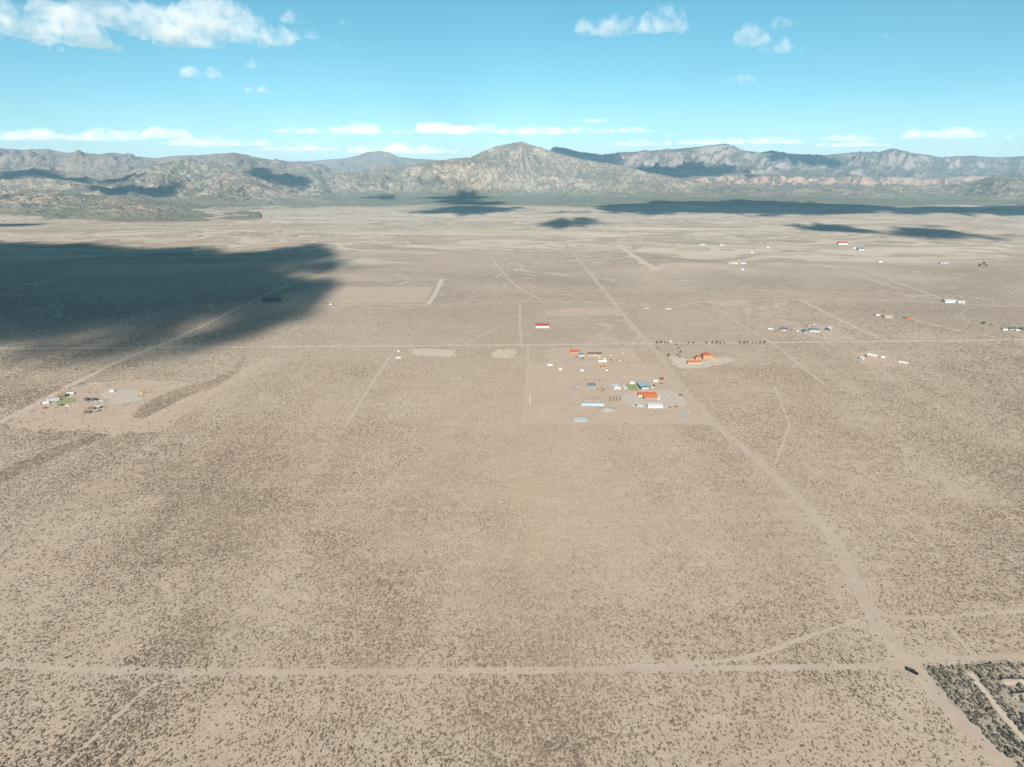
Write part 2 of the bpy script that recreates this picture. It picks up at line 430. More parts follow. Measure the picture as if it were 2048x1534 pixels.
for k, (nm, m, pts) in enumerate(PATCHES):
    P = [G(*p) for p in pts]; S = []
    for a, b in zip(P, P[1:] + P[:1]):
        n = max(2, int((b - a).length / 5)); d = (b - a).normalized(); nr = Vector((-d.y, d.x, 0))
        for i in range(n):
            q = a.lerp(b, i / n); am = 1.2 if nm in ('lawn', 'bare_field') else 10.0
            S.append(q + nr * am * (float(fbm(q.x / 14, q.y / 14, 3)) - 0.5) * 2)
    if nm != 'scrub_ground': POLYS.append([(q.x, q.y) for q in S])
    zz = 0.008 + 0.0005 * k if nm in ('bare_ground', 'sandy_wash', 'scrub_ground') else 0.20
    o = link_mesh(nm, [(q.x, q.y, zz + (0.01 * k if zz > 0.1 else 0)) for q in S], [tuple(range(len(S)))], m)
    bm = bmesh.new(); bm.from_mesh(o.data); bmesh.ops.triangulate(bm, faces=bm.faces); bmesh.ops.recalc_face_normals(bm, faces=bm.faces)
    if bm.faces[0].normal.z < 0: bmesh.ops.reverse_faces(bm, faces=bm.faces)
    bm.to_mesh(o.data); bm.free()
    tag(o, kind='structure')
SEG_A, SEG_B, SEG_W = np.array(SEG_A), np.array(SEG_B), np.array(SEG_W)

# ------------------------------------------------------------------ mountains and hills
def rock_material(name, rock, green, rock2, rock_amt, dot, cliff=None, foot=None):
    m, n, l, b = nmat(name); t = NT(m)
    p = t.pos(); h = t.attr('h')
    a = t.noise(p, 1 / 520, 6, 0.62, 0.5)
    f = t.noise(p, 1 / 60, 5, 0.7)
    d = t.noise(p, 1 / dot, 3, 0.75)
    r = t.mix(t.rng(a, 0.35, 0.65), rock, rock2)
    d2 = t.noise(p, 1 / (dot * 0.45), 2, 0.8)
    gm = t.math('ADD', t.math('MULTIPLY', a, 0.45), t.math('ADD', t.math('MULTIPLY', f, 0.40), t.math('ADD', t.math('MULTIPLY', d, 0.55), t.math('MULTIPLY', d2, 0.55))))
    mid_ = 0.975 - 0.20 * (0.62 - rock_amt)
    cov = t.rng(gm, mid_ - 0.045, mid_ + 0.045)
    # steep ground is bare rock
    c = t.mix(cov, r, green)
    if foot:
        c = t.mix(t.math('MULTIPLY', t.rng(h, foot[0], foot[1], 1.0, 0.0), t.rng(d, 0.30, 0.5, 0.6, 1.0)), c, foot[2])
    if cliff:
        s = t.n.new('ShaderNodeNewGeometry'); nz = t.sep(s.outputs['Normal'])[2]
        st = t.noise(t.mapv(p, (1 / 70, 1 / 70, 1 / 900)), 1.0, 4, 0.6)
        lay = t.noise(t.mapv(p, (1 / 3000, 1 / 3000, 1 / 28)), 1.0, 3, 0.6)
        cc = t.mix(t.rng(st, 0.35, 0.65), cliff, tuple(q * 0.72 for q in cliff))
        cc = t.mix(t.math('MULTIPLY', t.rng(lay, 0.45, 0.6), 0.4), cc, rock2)
        c = t.mix(t.rng(nz, 0.62, 0.84, 1.0, 0.0), c, cc)
    l.new(c, b.inputs['Base Color'])
    b.inputs['Roughness'].default_value = 1.0; b.inputs['Specular IOR Level'].default_value = 0.05
    t.bump(t.math('ADD', f, d), 0.8, 22, b)
    return m
GREEN, GREEN2 = (0.110, 0.105, 0.078), (0.100, 0.097, 0.076)
M_HILL = rock_material('juniper_hill', (0.35, 0.275, 0.21), GREEN, (0.30, 0.235, 0.18), 0.50, 24, foot=(10, 60, (0.165, 0.155, 0.112)))
M_MTN = rock_material('granite_mountain', (0.37, 0.29, 0.22), GREEN, (0.34, 0.255, 0.185), 0.50, 24, foot=(10, 90, (0.130, 0.130, 0.088)))
M_FAR = rock_material('far_ridge', (0.25, 0.19, 0.15), (0.145, 0.122, 0.095), (0.225, 0.165, 0.13), 0.60, 40)
M_CLIFF = rock_material('pale_cliffs', (0.30, 0.245, 0.205), GREEN2, (0.25, 0.20, 0.165), 0.26, 30, cliff=(0.29, 0.24, 0.205))
M_REDC = rock_material('red_cliffs', (0.33, 0.235, 0.18), GREEN2, (0.30, 0.205, 0.15), 0.36, 22, cliff=(0.37, 0.25, 0.19))

def range_mesh(name, m, crest, wf, wb, spur=0.45, spur_len=600, rough=45, power=1.15, cliff=None, seed=0, cols=520, nr=150, front=None, step=None):
    """heightfield of one range: crest = (photo x, photo y of the skyline, distance)"""
    us = np.array([(c[0] - 1024) / FPX / float(CP + (767 - c[1]) / FPX * SP) for c in crest])
    ds = np.array([c[2] for c in crest], float)
    hs = np.array([elev_h(c[1], c[2]) for c in crest])
    u = np.linspace(us[0], us[-1], cols)
    D0 = np.interp(u, us, ds); H0 = np.interp(u, us, hs)
    fr = np.linspace(0, 1, nr)
    nb = max(12, nr // 4)
    off = np.concatenate([(fr - 1) * wf, np.linspace(0, 1, nb)[1:] * wb])
    Yc = D0[None, :] + off[:, None]
    Xc = u[None, :] * Yc
    s = np.where(off[:, None] <= 0, 1 + off[:, None] / wf, 1 - off[:, None] / wb) * np.ones_like(Yc)
    # wander the crest and cut spurs and gullies down the face
    rg = ridged(Xc / spur_len + seed, Yc / (spur_len * 1.7) + seed * 1.3, 5)
    bl = fbm(Xc / (spur_len * 2.2) + seed * 2, Yc / (spur_len * 2.2), 3)
    e = 4 * s * (1 - s)
    s2 = np.clip(s + spur * (rg - 0.42) * e + 0.35 * (bl - 0.5) * e, 0, 1.1)
    prof = np.power(np.clip(s2, 0, None), power)
    if cliff:   # (lower, upper, steepness): a wall between two shares of the height
        a, b2, top = cliff
        w = 0.06 * (fbm(Xc / 160 + seed, Yc / 160, 4) - 0.5)
        prof = np.where(s2 > 0, top * np.clip(s2 / a, 0, 1) ** 1.2, 0) + (1 - top) * sstep(a + w, b2 + w, s2)
    Z = H0[None, :] * prof
    Z += rough * (fbm(Xc / 240 + seed, Yc / 240, 5) - 0.5) * np.clip(e * 1.4 + 0.22, 0, 1)
    Z += rough * 0.6 * (ridged(Xc / 130 + seed, Yc / 190, 4, 0.6) - 0.4) * np.clip(e * 1.2 + .1, 0, 1)
    edge = np.clip(np.minimum(np.arange(cols), np.arange(cols)[::-1]) / 25.0, 0, 1)
    Z = Z * sstep(0, 1, edge)[None, :]
    Z = np.where(s <= 0.0, -40, Z - 22 * (1 - np.clip(s * 12, 0, 1)) - 3)
    o = grid_mesh(name, Xc, Yc, Z, m)
    at = o.data.attributes.new('h', 'FLOAT', 'POINT'); at.data.foreach_set('value', Z.astype(np.float32).ravel())
    return tag(o, kind='structure')

range_mesh('far_ridge', M_FAR, [(-260, 300, 15000), (-60, 296, 14500), (0, 297, 14500), (40, 299, 14300), (95, 297, 14300), (112, 302, 14300), (140, 306, 14200), (158, 303, 14200), (200, 309, 14000), (228, 305, 14000), (262, 312, 14000), (310, 316, 13800), (345, 312, 13800), (380, 310, 13800), (440, 307, 13500), (468, 305, 13500), (490, 309, 13500), (520, 316, 13500), (560, 320, 13500), (610, 326, 13500), (700, 333, 13500)],
           4500, 2500, 0.6, 900, 130, 1.0, seed=11, cols=420)
range_mesh('far_ridge', M_FAR, [(520, 325, 19500), (600, 322, 19500), (640, 320, 19500), (690, 316, 19500), (712, 312, 19500), (735, 304, 19500), (760, 301, 19500), (778, 304, 19500), (795, 313, 19500), (830, 317, 19500), (880, 320, 19500), (960, 320, 19500), (1060, 322, 19500)],
           4200, 2000, 0.35, 800, 60, 1.0, seed=23, cols=280, nr=110)
range_mesh('cliff_range', M_CLIFF, [(1060, 306, 16500), (1098, 294, 16500), (1130, 298, 16500), (1165, 306, 16500), (1205, 311, 16500), (1250, 305, 16500), (1300, 303, 16500), (1365, 297, 16500), (1425, 292, 16500), (1450, 290, 16500), (1468, 293, 16500), (1485, 301, 16500), (1520, 306, 16500), (1543, 301, 16500), (1575, 307, 16500), (1640, 312, 16500), (1700, 306, 16300), (1755, 306, 16300), (1785, 299, 16300), (1806, 304, 16300), (1850, 310, 16300), (1882, 315, 16300), (1930, 312, 16300), (1985, 316, 16300), (2048, 313, 16300), (2200, 316, 16300), (2320, 312, 16300)],
           5200, 2500, 0.30, 420, 55, 1.0, cliff=(0.62, 0.93, 0.50), seed=31, cols=640)
range_mesh('red_cliffs', M_REDC, [(1180, 372, 12600), (1300, 362, 12600), (1400, 352, 12600), (1480, 349, 12600), (1560, 350, 12600), (1640, 352, 12600), (1700, 353, 12600), (1790, 352, 12600), (1850, 357, 12600), (1920, 351, 12600), (2000, 349, 12600), (2080, 350, 12600), (2250, 350, 12600)],
           1700, 2500, 0.40, 300, 26, 1.0, cliff=(0.55, 0.80, 0.42), seed=41, cols=520, nr=110)
range_mesh('hills', M_HILL, [(1250, 388, 10509), (1340, 372, 10396), (1420, 367, 10170), (1500, 372, 10170), (1560, 376, 10170), (1650, 370, 10057), (1720, 374, 9944), (1790, 368, 9944), (1860, 372, 9718), (1930, 365, 9492), (1990, 352, 9266), (2030, 348, 9266), (2100, 346, 9266), (2260, 352, 9266)],
           1300, 1200, 0.5, 330, 40, 1.0, seed=47, cols=520, nr=120)
range_mesh('hills', M_HILL, [(-260, 330, 10800), (-60, 334, 10600), (20, 340, 10500), (90, 338, 10400), (150, 345, 10300), (215, 352, 10200), (262, 338, 10000), (300, 330, 9900), (345, 324, 9900), (392, 319, 9900), (430, 325, 9900), (470, 336, 9900), (520, 334, 10200), (560, 338, 10400), (610, 345, 10400), (680, 352, 10400)],
           3000, 2000, 0.6, 620, 95, 1.05, seed=53, cols=520)
range_mesh('mountain', M_MTN, [(560, 385, 10998), (600, 372, 10881), (628, 354, 10764), (655, 345, 10764), (690, 343, 10764), (720, 345, 10881), (748, 333, 10998), (772, 328, 11115), (800, 333, 11115), (830, 328, 11232), (868, 323, 11349), (905, 317, 11466), (940, 315, 11466), (962, 304, 11466), (990, 293, 11466), (1020, 287, 11466), (1043, 282, 11466), (1062, 289, 11466), (1088, 296, 11466), (1110, 304, 11349), (1160, 317, 11232), (1210, 325, 11115), (1258, 334, 10998), (1300, 345, 10881), (1370, 357, 10764), (1432, 368, 10647), (1500, 378, 10530), (1600, 392, 10413)],
           1950, 1900, 0.48, 480, 75, 1.05, seed=61, cols=700, nr=190)
range_mesh('hills', M_HILL, [(300, 400, 8200), (350, 385, 8100), (400, 362, 8000), (440, 352, 8000), (468, 347, 8000), (500, 355, 8000), (535, 372, 8000), (570, 385, 8000), (640, 396, 8000), (740, 402, 8000)],
           1500, 1200, 0.5, 360, 45, 1.05, seed=67, cols=320, nr=130)
range_mesh('hills', M_HILL, [(-320, 372, 7200), (-120, 362, 7000), (-20, 372, 6800), (60, 378, 6500), (110, 380, 6300), (170, 388, 6200), (230, 392, 6000), (300, 398, 6000), (350, 408, 6000), (420, 414, 6200), (520, 416, 6400)],
           1750, 1400, 0.5, 330, 42, 1.05, seed=71, cols=460, nr=140)
range_mesh('hills', M_HILL, [(-420, 345, 8800), (-200, 350, 8800), (-60, 345, 8800), (0, 352, 8700), (60, 347, 8600), (130, 358, 8400), (200, 372, 8200), (260, 384, 8100), (330, 392, 8000), (420, 400, 8000)],
           1900, 1500, 0.5, 420, 48, 1.05, seed=77, cols=420, nr=120)

# ------------------------------------------------------------------ clouds (real bodies of thin scattering vapour with flat bases)
def cloud_material(name, dens, size=None, col=(0.992, 0.990, 0.985), g=-0.05):
    m = bpy.data.materials.new(name); m.use_nodes = True
    n, l = m.node_tree.nodes, m.node_tree.links
    n.remove(n['Principled BSDF'])
    v = n.new('ShaderNodeVolumePrincipled')
    v.inputs['Color'].default_value = col + (1,); v.inputs['Density'].default_value = dens
    v.inputs['Anisotropy'].default_value = g
    if size:
        t = NT(m)
        f = t.noise(t.pos(), 1 / size, 5, 0.6)
        l.new(t.rng(f, 0.42, 0.66, 0.0, dens), v.inputs['Density'])
    l.new(v.outputs[0], n['Material Output'].inputs['Volume'])
    return m
def cloud_body(name, gx, gy, thick, base_z, m, label, cat='cloud', group=None, belly=0.18, kind=None):
    """closed body between a lumpy top and a shallow belly wherever thick > 0"""
    r, c = gx.shape
    on = thick > 0
    cell = on[:-1, :-1] | on[1:, :-1] | on[:-1, 1:] | on[1:, 1:]
    t = np.maximum(thick, 0)
    idx = np.full((r, c), -1)
    used = np.zeros((r, c), bool)
    used[:-1, :-1] |= cell; used[1:, :-1] |= cell; used[:-1, 1:] |= cell; used[1:, 1:] |= cell
    k = used.sum(); idx[used] = np.arange(k)
    rim = used & ~on
    bot = np.full((r, c), -1); inner = used & on
    bot[inner] = k + np.arange(inner.sum()); bot[rim] = idx[rim]
    V = np.concatenate([np.stack([gx[used], gy[used], base_z + t[used]], -1), np.stack([gx[inner], gy[inner], base_z - belly * t[inner]], -1)])
    ii, jj = np.nonzero(cell)
    A = lambda q: np.stack([q[ii, jj], q[ii, jj + 1], q[ii + 1, jj + 1], q[ii + 1, jj]], -1)
    F = [tuple(x) for x in A(idx).tolist()]
    for x in A(bot)[:, ::-1].tolist(): F.append(tuple(x))
    # drop cells whose four corners all lie on the rim (no volume)
    F2 = []
    nrim = set(idx[rim].tolist())
    for x in F:
        if not all(q in nrim for q in x): F2.append(x)
    o = link_mesh(name, V, F2, m, None, True)
    return tag(o, label, cat, group, kind)
M_CLOUD = cloud_material('cloud_vapour', 0.0013, 430)
M_CLOUD_FAR = cloud_material('far_cloud_vapour', 0.0008, 1100, (1.0, 0.998, 0.995), -0.35)
M_CLOUD_HIGH = cloud_material('shade_cloud_vapour', 0.02, None, (0.62, 0.64, 0.67))
def sky_cloud(px, py, wpx, hpx, alt, label, seed, depth=0.6, gap=0.30, group=None, m=None):
    """a cumulus whose base stands at the given photo pixel, at altitude alt"""
    d = ray(px, py + hpx * 0.5); t = (alt - CAM_H) / d.z
    c = Vector((0, 0, CAM_H)) + d * t
    dist = d.y * t
    W = wpx / FPX * t; H = hpx / FPX * t
    n = 96
    gx, gy = np.meshgrid(np.linspace(-0.6, 0.6, n), np.linspace(-0.6, 0.6, n))
    dp = W * depth
    r2 = (gx / 0.5) ** 2 + (gy / 0.5) ** 2
    asp = max(1.0, W / H / 2.2)
    f = fbm(gx * 3.2 * asp ** 0.5 + seed * 3.7, gy * 3.2 * depth + seed * 1.9, 5, 0.55)
    body = 1 - r2
    th = np.clip(body * 0.75 + (f - 0.5) * 2.3 - gap, 0, None)
    th = np.where(r2 > 1.35, 0, th)
    p = np.power(th, 0.62); p = p / max(p.max(), 1e-3)
    p = p * (0.75 + 0.5 * fbm(gx * 9 * asp ** 0.5 + seed, gy * 9 + seed, 3))
    return cloud_body('cloud', gx * W + c.x, gy * dp + c.y, p * H * 1.05, c.z, m or M_CLOUD, label, 'cloud', group)
SKY_CLOUDS = [  # x, y, width, height in photo pixels, altitude, label
    (60, 46, 330, 60, 2300, 'big flat grey-bellied cloud in the top left corner of the sky', 1, 0.9, 0.28),
    (350, 28, 470, 58, 2300, 'widest white cloud along the upper left edge of the sky', 2, 0.9, 0.25),
    (395, 72, 150, 34, 2200, 'puffy white cloud hanging just under the widest upper left cloud', 3, 0.6, 0.1),
    (590, 31, 62, 26, 2300, 'small round cloud at the right end of the upper left cloud bank', 4, 0.6, 0.1),
    (500, 60, 90, 24, 2250, 'small ragged cloud below the upper left cloud bank', 5, 0.6, 0.2),
    (612, 66, 60, 20, 2250, 'faint small cloud right of the ragged one in the upper left', 6, 0.6, 0.2),
    (660, 86, 40, 12, 2200, 'tiny cloud scrap between the upper left bank and the middle sky', 7, 0.6, 0.15),
    (690, 42, 28, 10, 2300, 'smallest cloud scrap near the top of the sky left of the middle', 8, 0.6, 0.15),
    (228, 95, 52, 14, 2200, 'thin cloud scrap below the top left cloud bank', 9, 0.6, 0.2),
    (405, 142, 130, 20, 2100, 'long thin white cloud alone in the middle of the left sky', 10, 0.5, 0.12),
    (508, 125, 42, 16, 2150, 'small cloud above and right of the long thin left cloud', 12, 0.6, 0.15),
    (525, 178, 80, 13, 2100, 'low flat cloud scrap under the long thin left cloud', 13, 0.5, 0.15),
    (1222, 44, 130, 38, 2300, 'left half of the bright double cloud near the top middle right', 14, 0.7, 0.0),
    (1318, 34, 120, 46, 2300, 'right taller half of the bright double cloud near the top', 15, 0.7, 0.0),
    (1502, 66, 90, 38, 2250, 'ragged cloud left in the trio at the upper right', 16, 0.7, 0.1),
    (1566, 42, 52, 22, 2300, 'topmost small cloud in the trio at the upper right', 17, 0.7, 0.1),
    (1560, 88, 90, 26, 2200, 'lowest flat cloud in the trio at the upper right', 18, 0.6, 0.05),
    (1484, 157, 62, 13, 2100, 'single flat cloud below the trio in the right sky', 19, 0.5, 0.1),
    (1776, 70, 26, 12, 2250, 'lone tiny cloud scrap in the far upper right sky', 20, 0.6, 0.15),
    (60, 268, 200, 24, 2300, 'low white cloud over the left ridge at the left edge', 21, 0.5, 0.0),
    (190, 268, 180, 26, 2300, 'second low white cloud from the left edge over the left ridge', 22, 0.5, 0.0),
    (325, 264, 110, 24, 2300, 'humped low cloud over the left ridge', 24, 0.5, 0.0),
    (420, 282, 170, 20, 2200, 'long low cloud fading right of the humped left cloud', 25, 0.5, 0.05),
    (615, 259, 110, 14, 2300, 'thin low cloud at the left end of the middle cloud row', 26, 0.5, 0.0),
    (705, 256, 120, 24, 2300, 'humped low cloud in the middle cloud row left of the peak', 27, 0.5, 0.0),
    (900, 255, 190, 24, 2300, 'broad low cloud in the row just left of the highest peak', 28, 0.5, 0.0),
    (1075, 259, 110, 20, 2300, 'low cloud straight above the highest peak', 29, 0.5, 0.0),
    (590, 294, 120, 14, 2150, 'lowest thin cloud strip touching the left ridge gap', 30, 0.5, 0.05),
    (790, 296, 170, 22, 2150, 'low white cloud behind the square butte', 31, 0.5, 0.0),
    (1180, 258, 80, 14, 2300, 'small flat cloud right above the dark wooded shoulder', 32, 0.5, 0.0),
    (1192, 240, 42, 10, 2300, 'small high scrap right of the highest peak', 33, 0.5, 0.1),
    (1262, 258, 85, 14, 2300, 'flat low cloud between the peak and the cliff range', 34, 0.5, 0.0),
    (1275, 284, 90, 14, 2200, 'lowest cloud over the saddle left of the cliff range', 35, 0.5, 0.0),
    (1358, 264, 42, 12, 2300, 'tiny low cloud left over the cliff range', 36, 0.5, 0.05),
    (1420, 281, 110, 14, 2200, 'long low cloud behind the highest cliff top', 37, 0.5, 0.0),
    (1530, 280, 120, 13, 2200, 'flat low cloud just right of the highest cliff top', 38, 0.5, 0.0),
    (1690, 274, 90, 14, 2250, 'upper of two low clouds over the right cliffs', 39, 0.5, 0.05),
    (1700, 287, 120, 12, 2200, 'lower of two low clouds over the right cliffs', 40, 0.5, 0.05),
    (1888, 264, 120, 24, 2300, 'largest bright low cloud over the right end of the cliffs', 41, 0.5, -0.05),
    (2032, 272, 50, 10, 2300, 'low cloud cut by the right edge of the sky', 42, 0.5, 0.05),
]
for (x, y, w, h, alt, lab, sd, dep, gap) in SKY_CLOUDS:
    if y > 200: w, h = w * 1.3, h * 0.8
    sky_cloud(x, y, w, h, alt + (1250 if y < 200 else 0), lab, sd, dep, gap, 'clouds in the sky', M_CLOUD if y < 200 else M_CLOUD_FAR)
# clouds above and behind the drone, seen here only by the shade they throw on the land
bpy.context.view_layer.update()
_dg = bpy.context.evaluated_depsgraph_get()
_clouds_hidden = [o for o in COL.objects if o.name.startswith('cloud')]
def land_at(px, py):
    """point of the land (plain or mountain) seen at a photo pixel"""
    d = ray(px, py).normalized(); org = Vector((0, 0, CAM_H))
    for _ in range(8):
        ok, loc, nrm, idx, ob, mx = scene.ray_cast(_dg, org, d)
        if not ok: return None
        if not ob.name.startswith('cloud'): return loc.copy()
        org = loc + d * 1.0
    return None
def shade_cloud(pts, alt, soft, label, seed, tz=0.0, dist=None):
    W = []
    L = [land_at(*p) if -600 < p[0] < 2400 else None for p in pts]
    L = [q if q is not None else G(*p) for q, p in zip(L, pts)]
    far_ = float(np.median([q.y for q in L]))
    for q in L:
        if q.y > 5500: q = Vector((q.x * min(max(q.y, far_ - 1500), far_ + 1500) / q.y, min(max(q.y, far_ - 1500), far_ + 1500), q.z))
        k = (alt - q.z) / -LDIR.z
        W.append((q.x - LDIR.x * k, q.y - LDIR.y * k))
    print('SHADE', seed, [round(q.y) for q in L])
    W = np.array(W); lo, hi = W.min(0) - soft * 2, W.max(0) + soft * 2
    n = 260
    gx, gy = np.meshgrid(np.linspace(lo[0], hi[0], n), np.linspace(lo[1], hi[1], n))
    dd = np.full(gx.shape, 1e9)
    for a, b in zip(W, np.roll(W, -1, 0)):
        ab = b - a; t = np.clip(((gx - a[0]) * ab[0] + (gy - a[1]) * ab[1]) / (ab @ ab + 1e-9), 0, 1)
        dd = np.minimum(dd, np.hypot(gx - a[0] - t * ab[0], gy - a[1] - t * ab[1]))
    sd = np.where(in_poly(gx, gy, [tuple(w) for w in W]), dd, -dd)
    f = fbm(gx / (soft * 4) + seed, gy / (soft * 4) - seed, 3); f2 = fbm(gx / (soft * 1.1) + seed, gy / (soft * 1.1), 4, 0.6)
    th = (sd / soft + (f - 0.5) * 5.0 + (f2 - 0.5) * 5.0 + 0.1)
    th = np.where(th > 0, np.clip(th, 0, 3.5), 0)
    th[0, :] = th[-1, :] = 0; th[:, 0] = th[:, -1] = 0
    return cloud_body('cloud', gx, gy, th * soft * 0.9, alt, M_CLOUD_HIGH, label, 'cloud', 'clouds overhead', belly=0.1)
SHADE = [
    ([(-420, 492), (-100, 492), (0, 492), (150, 497), (275, 507), (350, 503), (420, 514), (470, 508), (560, 500), (625, 500), (655, 516), (592, 545), (590, 562), (612, 582), (560, 618), (505, 655), (440, 684), (330, 698), (150, 704), (0, 702), (-300, 700)], 2300, 60, 'huge cloud behind the viewer shading the left plain', 1, None),
    ([(600, 528), (700, 533), (660, 545), (600, 548)], 2300, 40, 'cloud tatter shading the tip of the left shadow', 2, None),
    ([(868, 398), (890, 390), (960, 390), (985, 400), (1010, 412), (900, 413)], 2600, 150, 'cloud shading the wooded foot below the highest peak', 3, None),
    ([(840, 420), (900, 414), (1060, 417), (1080, 424), (960, 428), (850, 427)], 2600, 120, 'flat cloud shading the plain below the highest peak', 4, None),
    ([(1060, 452), (1100, 442), (1170, 440), (1220, 446), (1130, 456)], 2500, 80, 'small cloud shading the plain in the middle distance', 5, None),
    ([(1165, 424), (1330, 398), (1480, 399), (1640, 404), (1830, 416), (1820, 430), (1600, 431), (1400, 427)], 2600, 170, 'long cloud shading the edge of the right plain', 6, None),
    ([(1800, 416), (2000, 418), (2200, 416), (2200, 430), (1960, 431), (1850, 426)], 2600, 130, 'cloud shading the far right end of the plain', 7, None),
    ([(1590, 458), (1660, 452), (1760, 462), (1880, 456), (1980, 470), (1960, 480), (1860, 482), (1760, 474), (1640, 464)], 2500, 85, 'ragged cloud shading the right plain above the ranches', 8, None),
    ([(170, 374), (240, 374), (300, 378), (345, 366), (366, 362), (345, 388), (318, 396), (290, 391), (230, 390), (180, 384)], 3000, 55, 'cloud shading the valley among the left hills', 9, 8400),
    ([(198, 368), (225, 354), (262, 348), (284, 350), (250, 364), (215, 373)], 3200, 50, 'cloud shading the middle slopes of the left hills', 15, 8400),
    ([(-60, 350), (0, 344), (40, 335), (62, 341), (110, 350), (175, 360), (120, 362), (60, 356), (0, 360), (-60, 366)], 3000, 50, 'cloud shading the slopes at the left edge', 10, 9200),
    ([(480, 338), (522, 338), (548, 350), (592, 356), (622, 366), (592, 382), (556, 374), (528, 364), (498, 352)], 3200, 60, 'cloud shading the gully left of the mountain', 11, 9800),
    ([(1105, 298), (1180, 308), (1230, 327), (1200, 328), (1120, 312)], 3600, 200, 'cloud shading the wooded saddle right behind the mountain', 12, 13800),
    ([(1210, 330), (1300, 326), (1400, 334), (1480, 340), (1500, 350), (1380, 353), (1260, 342)], 3600, 220, 'cloud shading the slopes below the pale cliffs', 16, 13800),
    ([(1540, 305), (1640, 312), (1700, 322), (1600, 326), (1545, 316)], 3600, 160, 'cloud shading a notch in the pale cliffs', 17, 13800),
    ([(740, 396), (770, 391), (805, 395), (770, 399)], 2600, 100, 'small cloud shading the left foot of the mountain', 13, None),
    ([(-200, 452), (0, 449), (70, 447), (40, 453), (-200, 458)], 2500, 50, 'thin cloud shading a strip at the left edge', 14, None),
]
for pts, alt, soft, lab, sd, dist in SHADE: shade_cloud(pts, alt, soft, lab, sd, dist=dist)

# ------------------------------------------------------------------ haze: the air over the whole basin
hm = bpy.data.materials.new('haze_air'); hm.use_nodes = True
hn, hl = hm.node_tree.nodes, hm.node_tree.links
hn.remove(hn['Principled BSDF'])
hv = hn.new('ShaderNodeVolumePrincipled')
hv.inputs['Color'].default_value = (0.45, 0.78, 1.0, 1)
hv.inputs['Density'].default_value = 3.0e-5
hl.new(hv.outputs[0], hn['Material Output'].inputs['Volume'])
tag(MB().box(-45000, 45000, -5600, 41500, -60, 1010).build('haze', hm), kind='stuff')

# ------------------------------------------------------------------ sagebrush
def shrub_mesh(name, seed, r=0.5, h=0.75, n=46):
    """a low dome of many small upright leaf sprays"""
    rr = random.Random(seed); v, f = [], []
    for i in range(n):
        a = rr.uniform(0, 2 * math.pi); q = r * math.sqrt(rr.random())
        x, y = q * math.cos(a), q * math.sin(a)
        top = h * (1 - 0.55 * (q / r) ** 2) * rr.uniform(0.75, 1.1)
        w = rr.uniform(0.10, 0.2) * r * 2; b = rr.uniform(0, math.pi)
        dx, dy = w * math.cos(b) * 0.5, w * math.sin(b) * 0.5
        lx, ly = x * 0.35, y * 0.35
        k = len(v)
        v += [(x - dx - lx * .5, y - dy - ly * .5, 0), (x + dx - lx * .5, y + dy - ly * .5, 0), (x + dx * 1.5 + lx, y + dy * 1.5 + ly, top * 0.8), (x + lx, y + ly, top), (x - dx * 1.5 + lx, y - dy * 1.5 + ly, top * 0.8)]
        f.append((k, k + 1, k + 2, k + 3, k + 4))
    me = bpy.data.meshes.new(name); me.from_pydata(v, [], f); me.update()
    return me
def leaf_material(name, a, b, rnd=True, trans=0.15):
    m, n, l, bs = nmat(name); t = NT(m)
    oi = n.new('ShaderNodeObjectInfo')
    ns = t.noise(t.pos(), 1 / 60, 3, 0.6)
    fac = t.math('ADD', t.math('MULTIPLY', oi.outputs['Random'], 0.65), t.math('MULTIPLY', t.rng(ns, 0.3, 0.7), 0.35))
    l.new(t.mix(fac, a, b), bs.inputs['Base Color'])
    bs.inputs['Roughness'].default_value = 0.9; bs.inputs['Specular IOR Level'].default_value = 0.1
    MATS[name] = m
    return m
M_SAGE = leaf_material('sagebrush_leaves', (0.180, 0.138, 0.104), (0.325, 0.26, 0.195))
M_BRUSH = leaf_material('dark_brush_leaves', (0.105, 0.095, 0.073), (0.25, 0.222, 0.175))
SHRUBS = [shrub_mesh('shrub_leaves', s) for s in (1, 2, 3)]
for me in SHRUBS: me.materials.append(M_SAGE)
BRUSH = [shrub_mesh('brush_leaves', s, 0.55, 0.95, 54) for s in (11, 12, 13)]
for me in BRUSH: me.materials.append(M_BRUSH)

def keep_off(x, y, margin=0.0, frac=1.0):
    ok = np.ones(len(x), bool)
    for a, b, w in zip(SEG_A, SEG_B, SEG_W):
        lo, hi = np.minimum(a, b) - w - 2, np.maximum(a, b) + w + 2
        i = np.nonzero((x > lo[0]) & (x < hi[0]) & (y > lo[1]) & (y < hi[1]))[0]
        if not len(i): continue
        ab = b - a; t = np.clip(((x[i] - a[0]) * ab[0] + (y[i] - a[1]) * ab[1]) / (ab @ ab + 1e-9), 0, 1)
        d = np.hypot(x[i] - a[0] - t * ab[0], y[i] - a[1] - t * ab[1])
        ok[i[d < w * 0.88 + margin]] = False
    for p in POLYS:
        q = np.array(p); lo, hi = q.min(0), q.max(0)
        i = np.nonzero((x > lo[0]) & (x < hi[0]) & (y > lo[1]) & (y < hi[1]))[0]
        if len(i): ok[i[in_poly(x[i], y[i], p)]] = False
    return ok
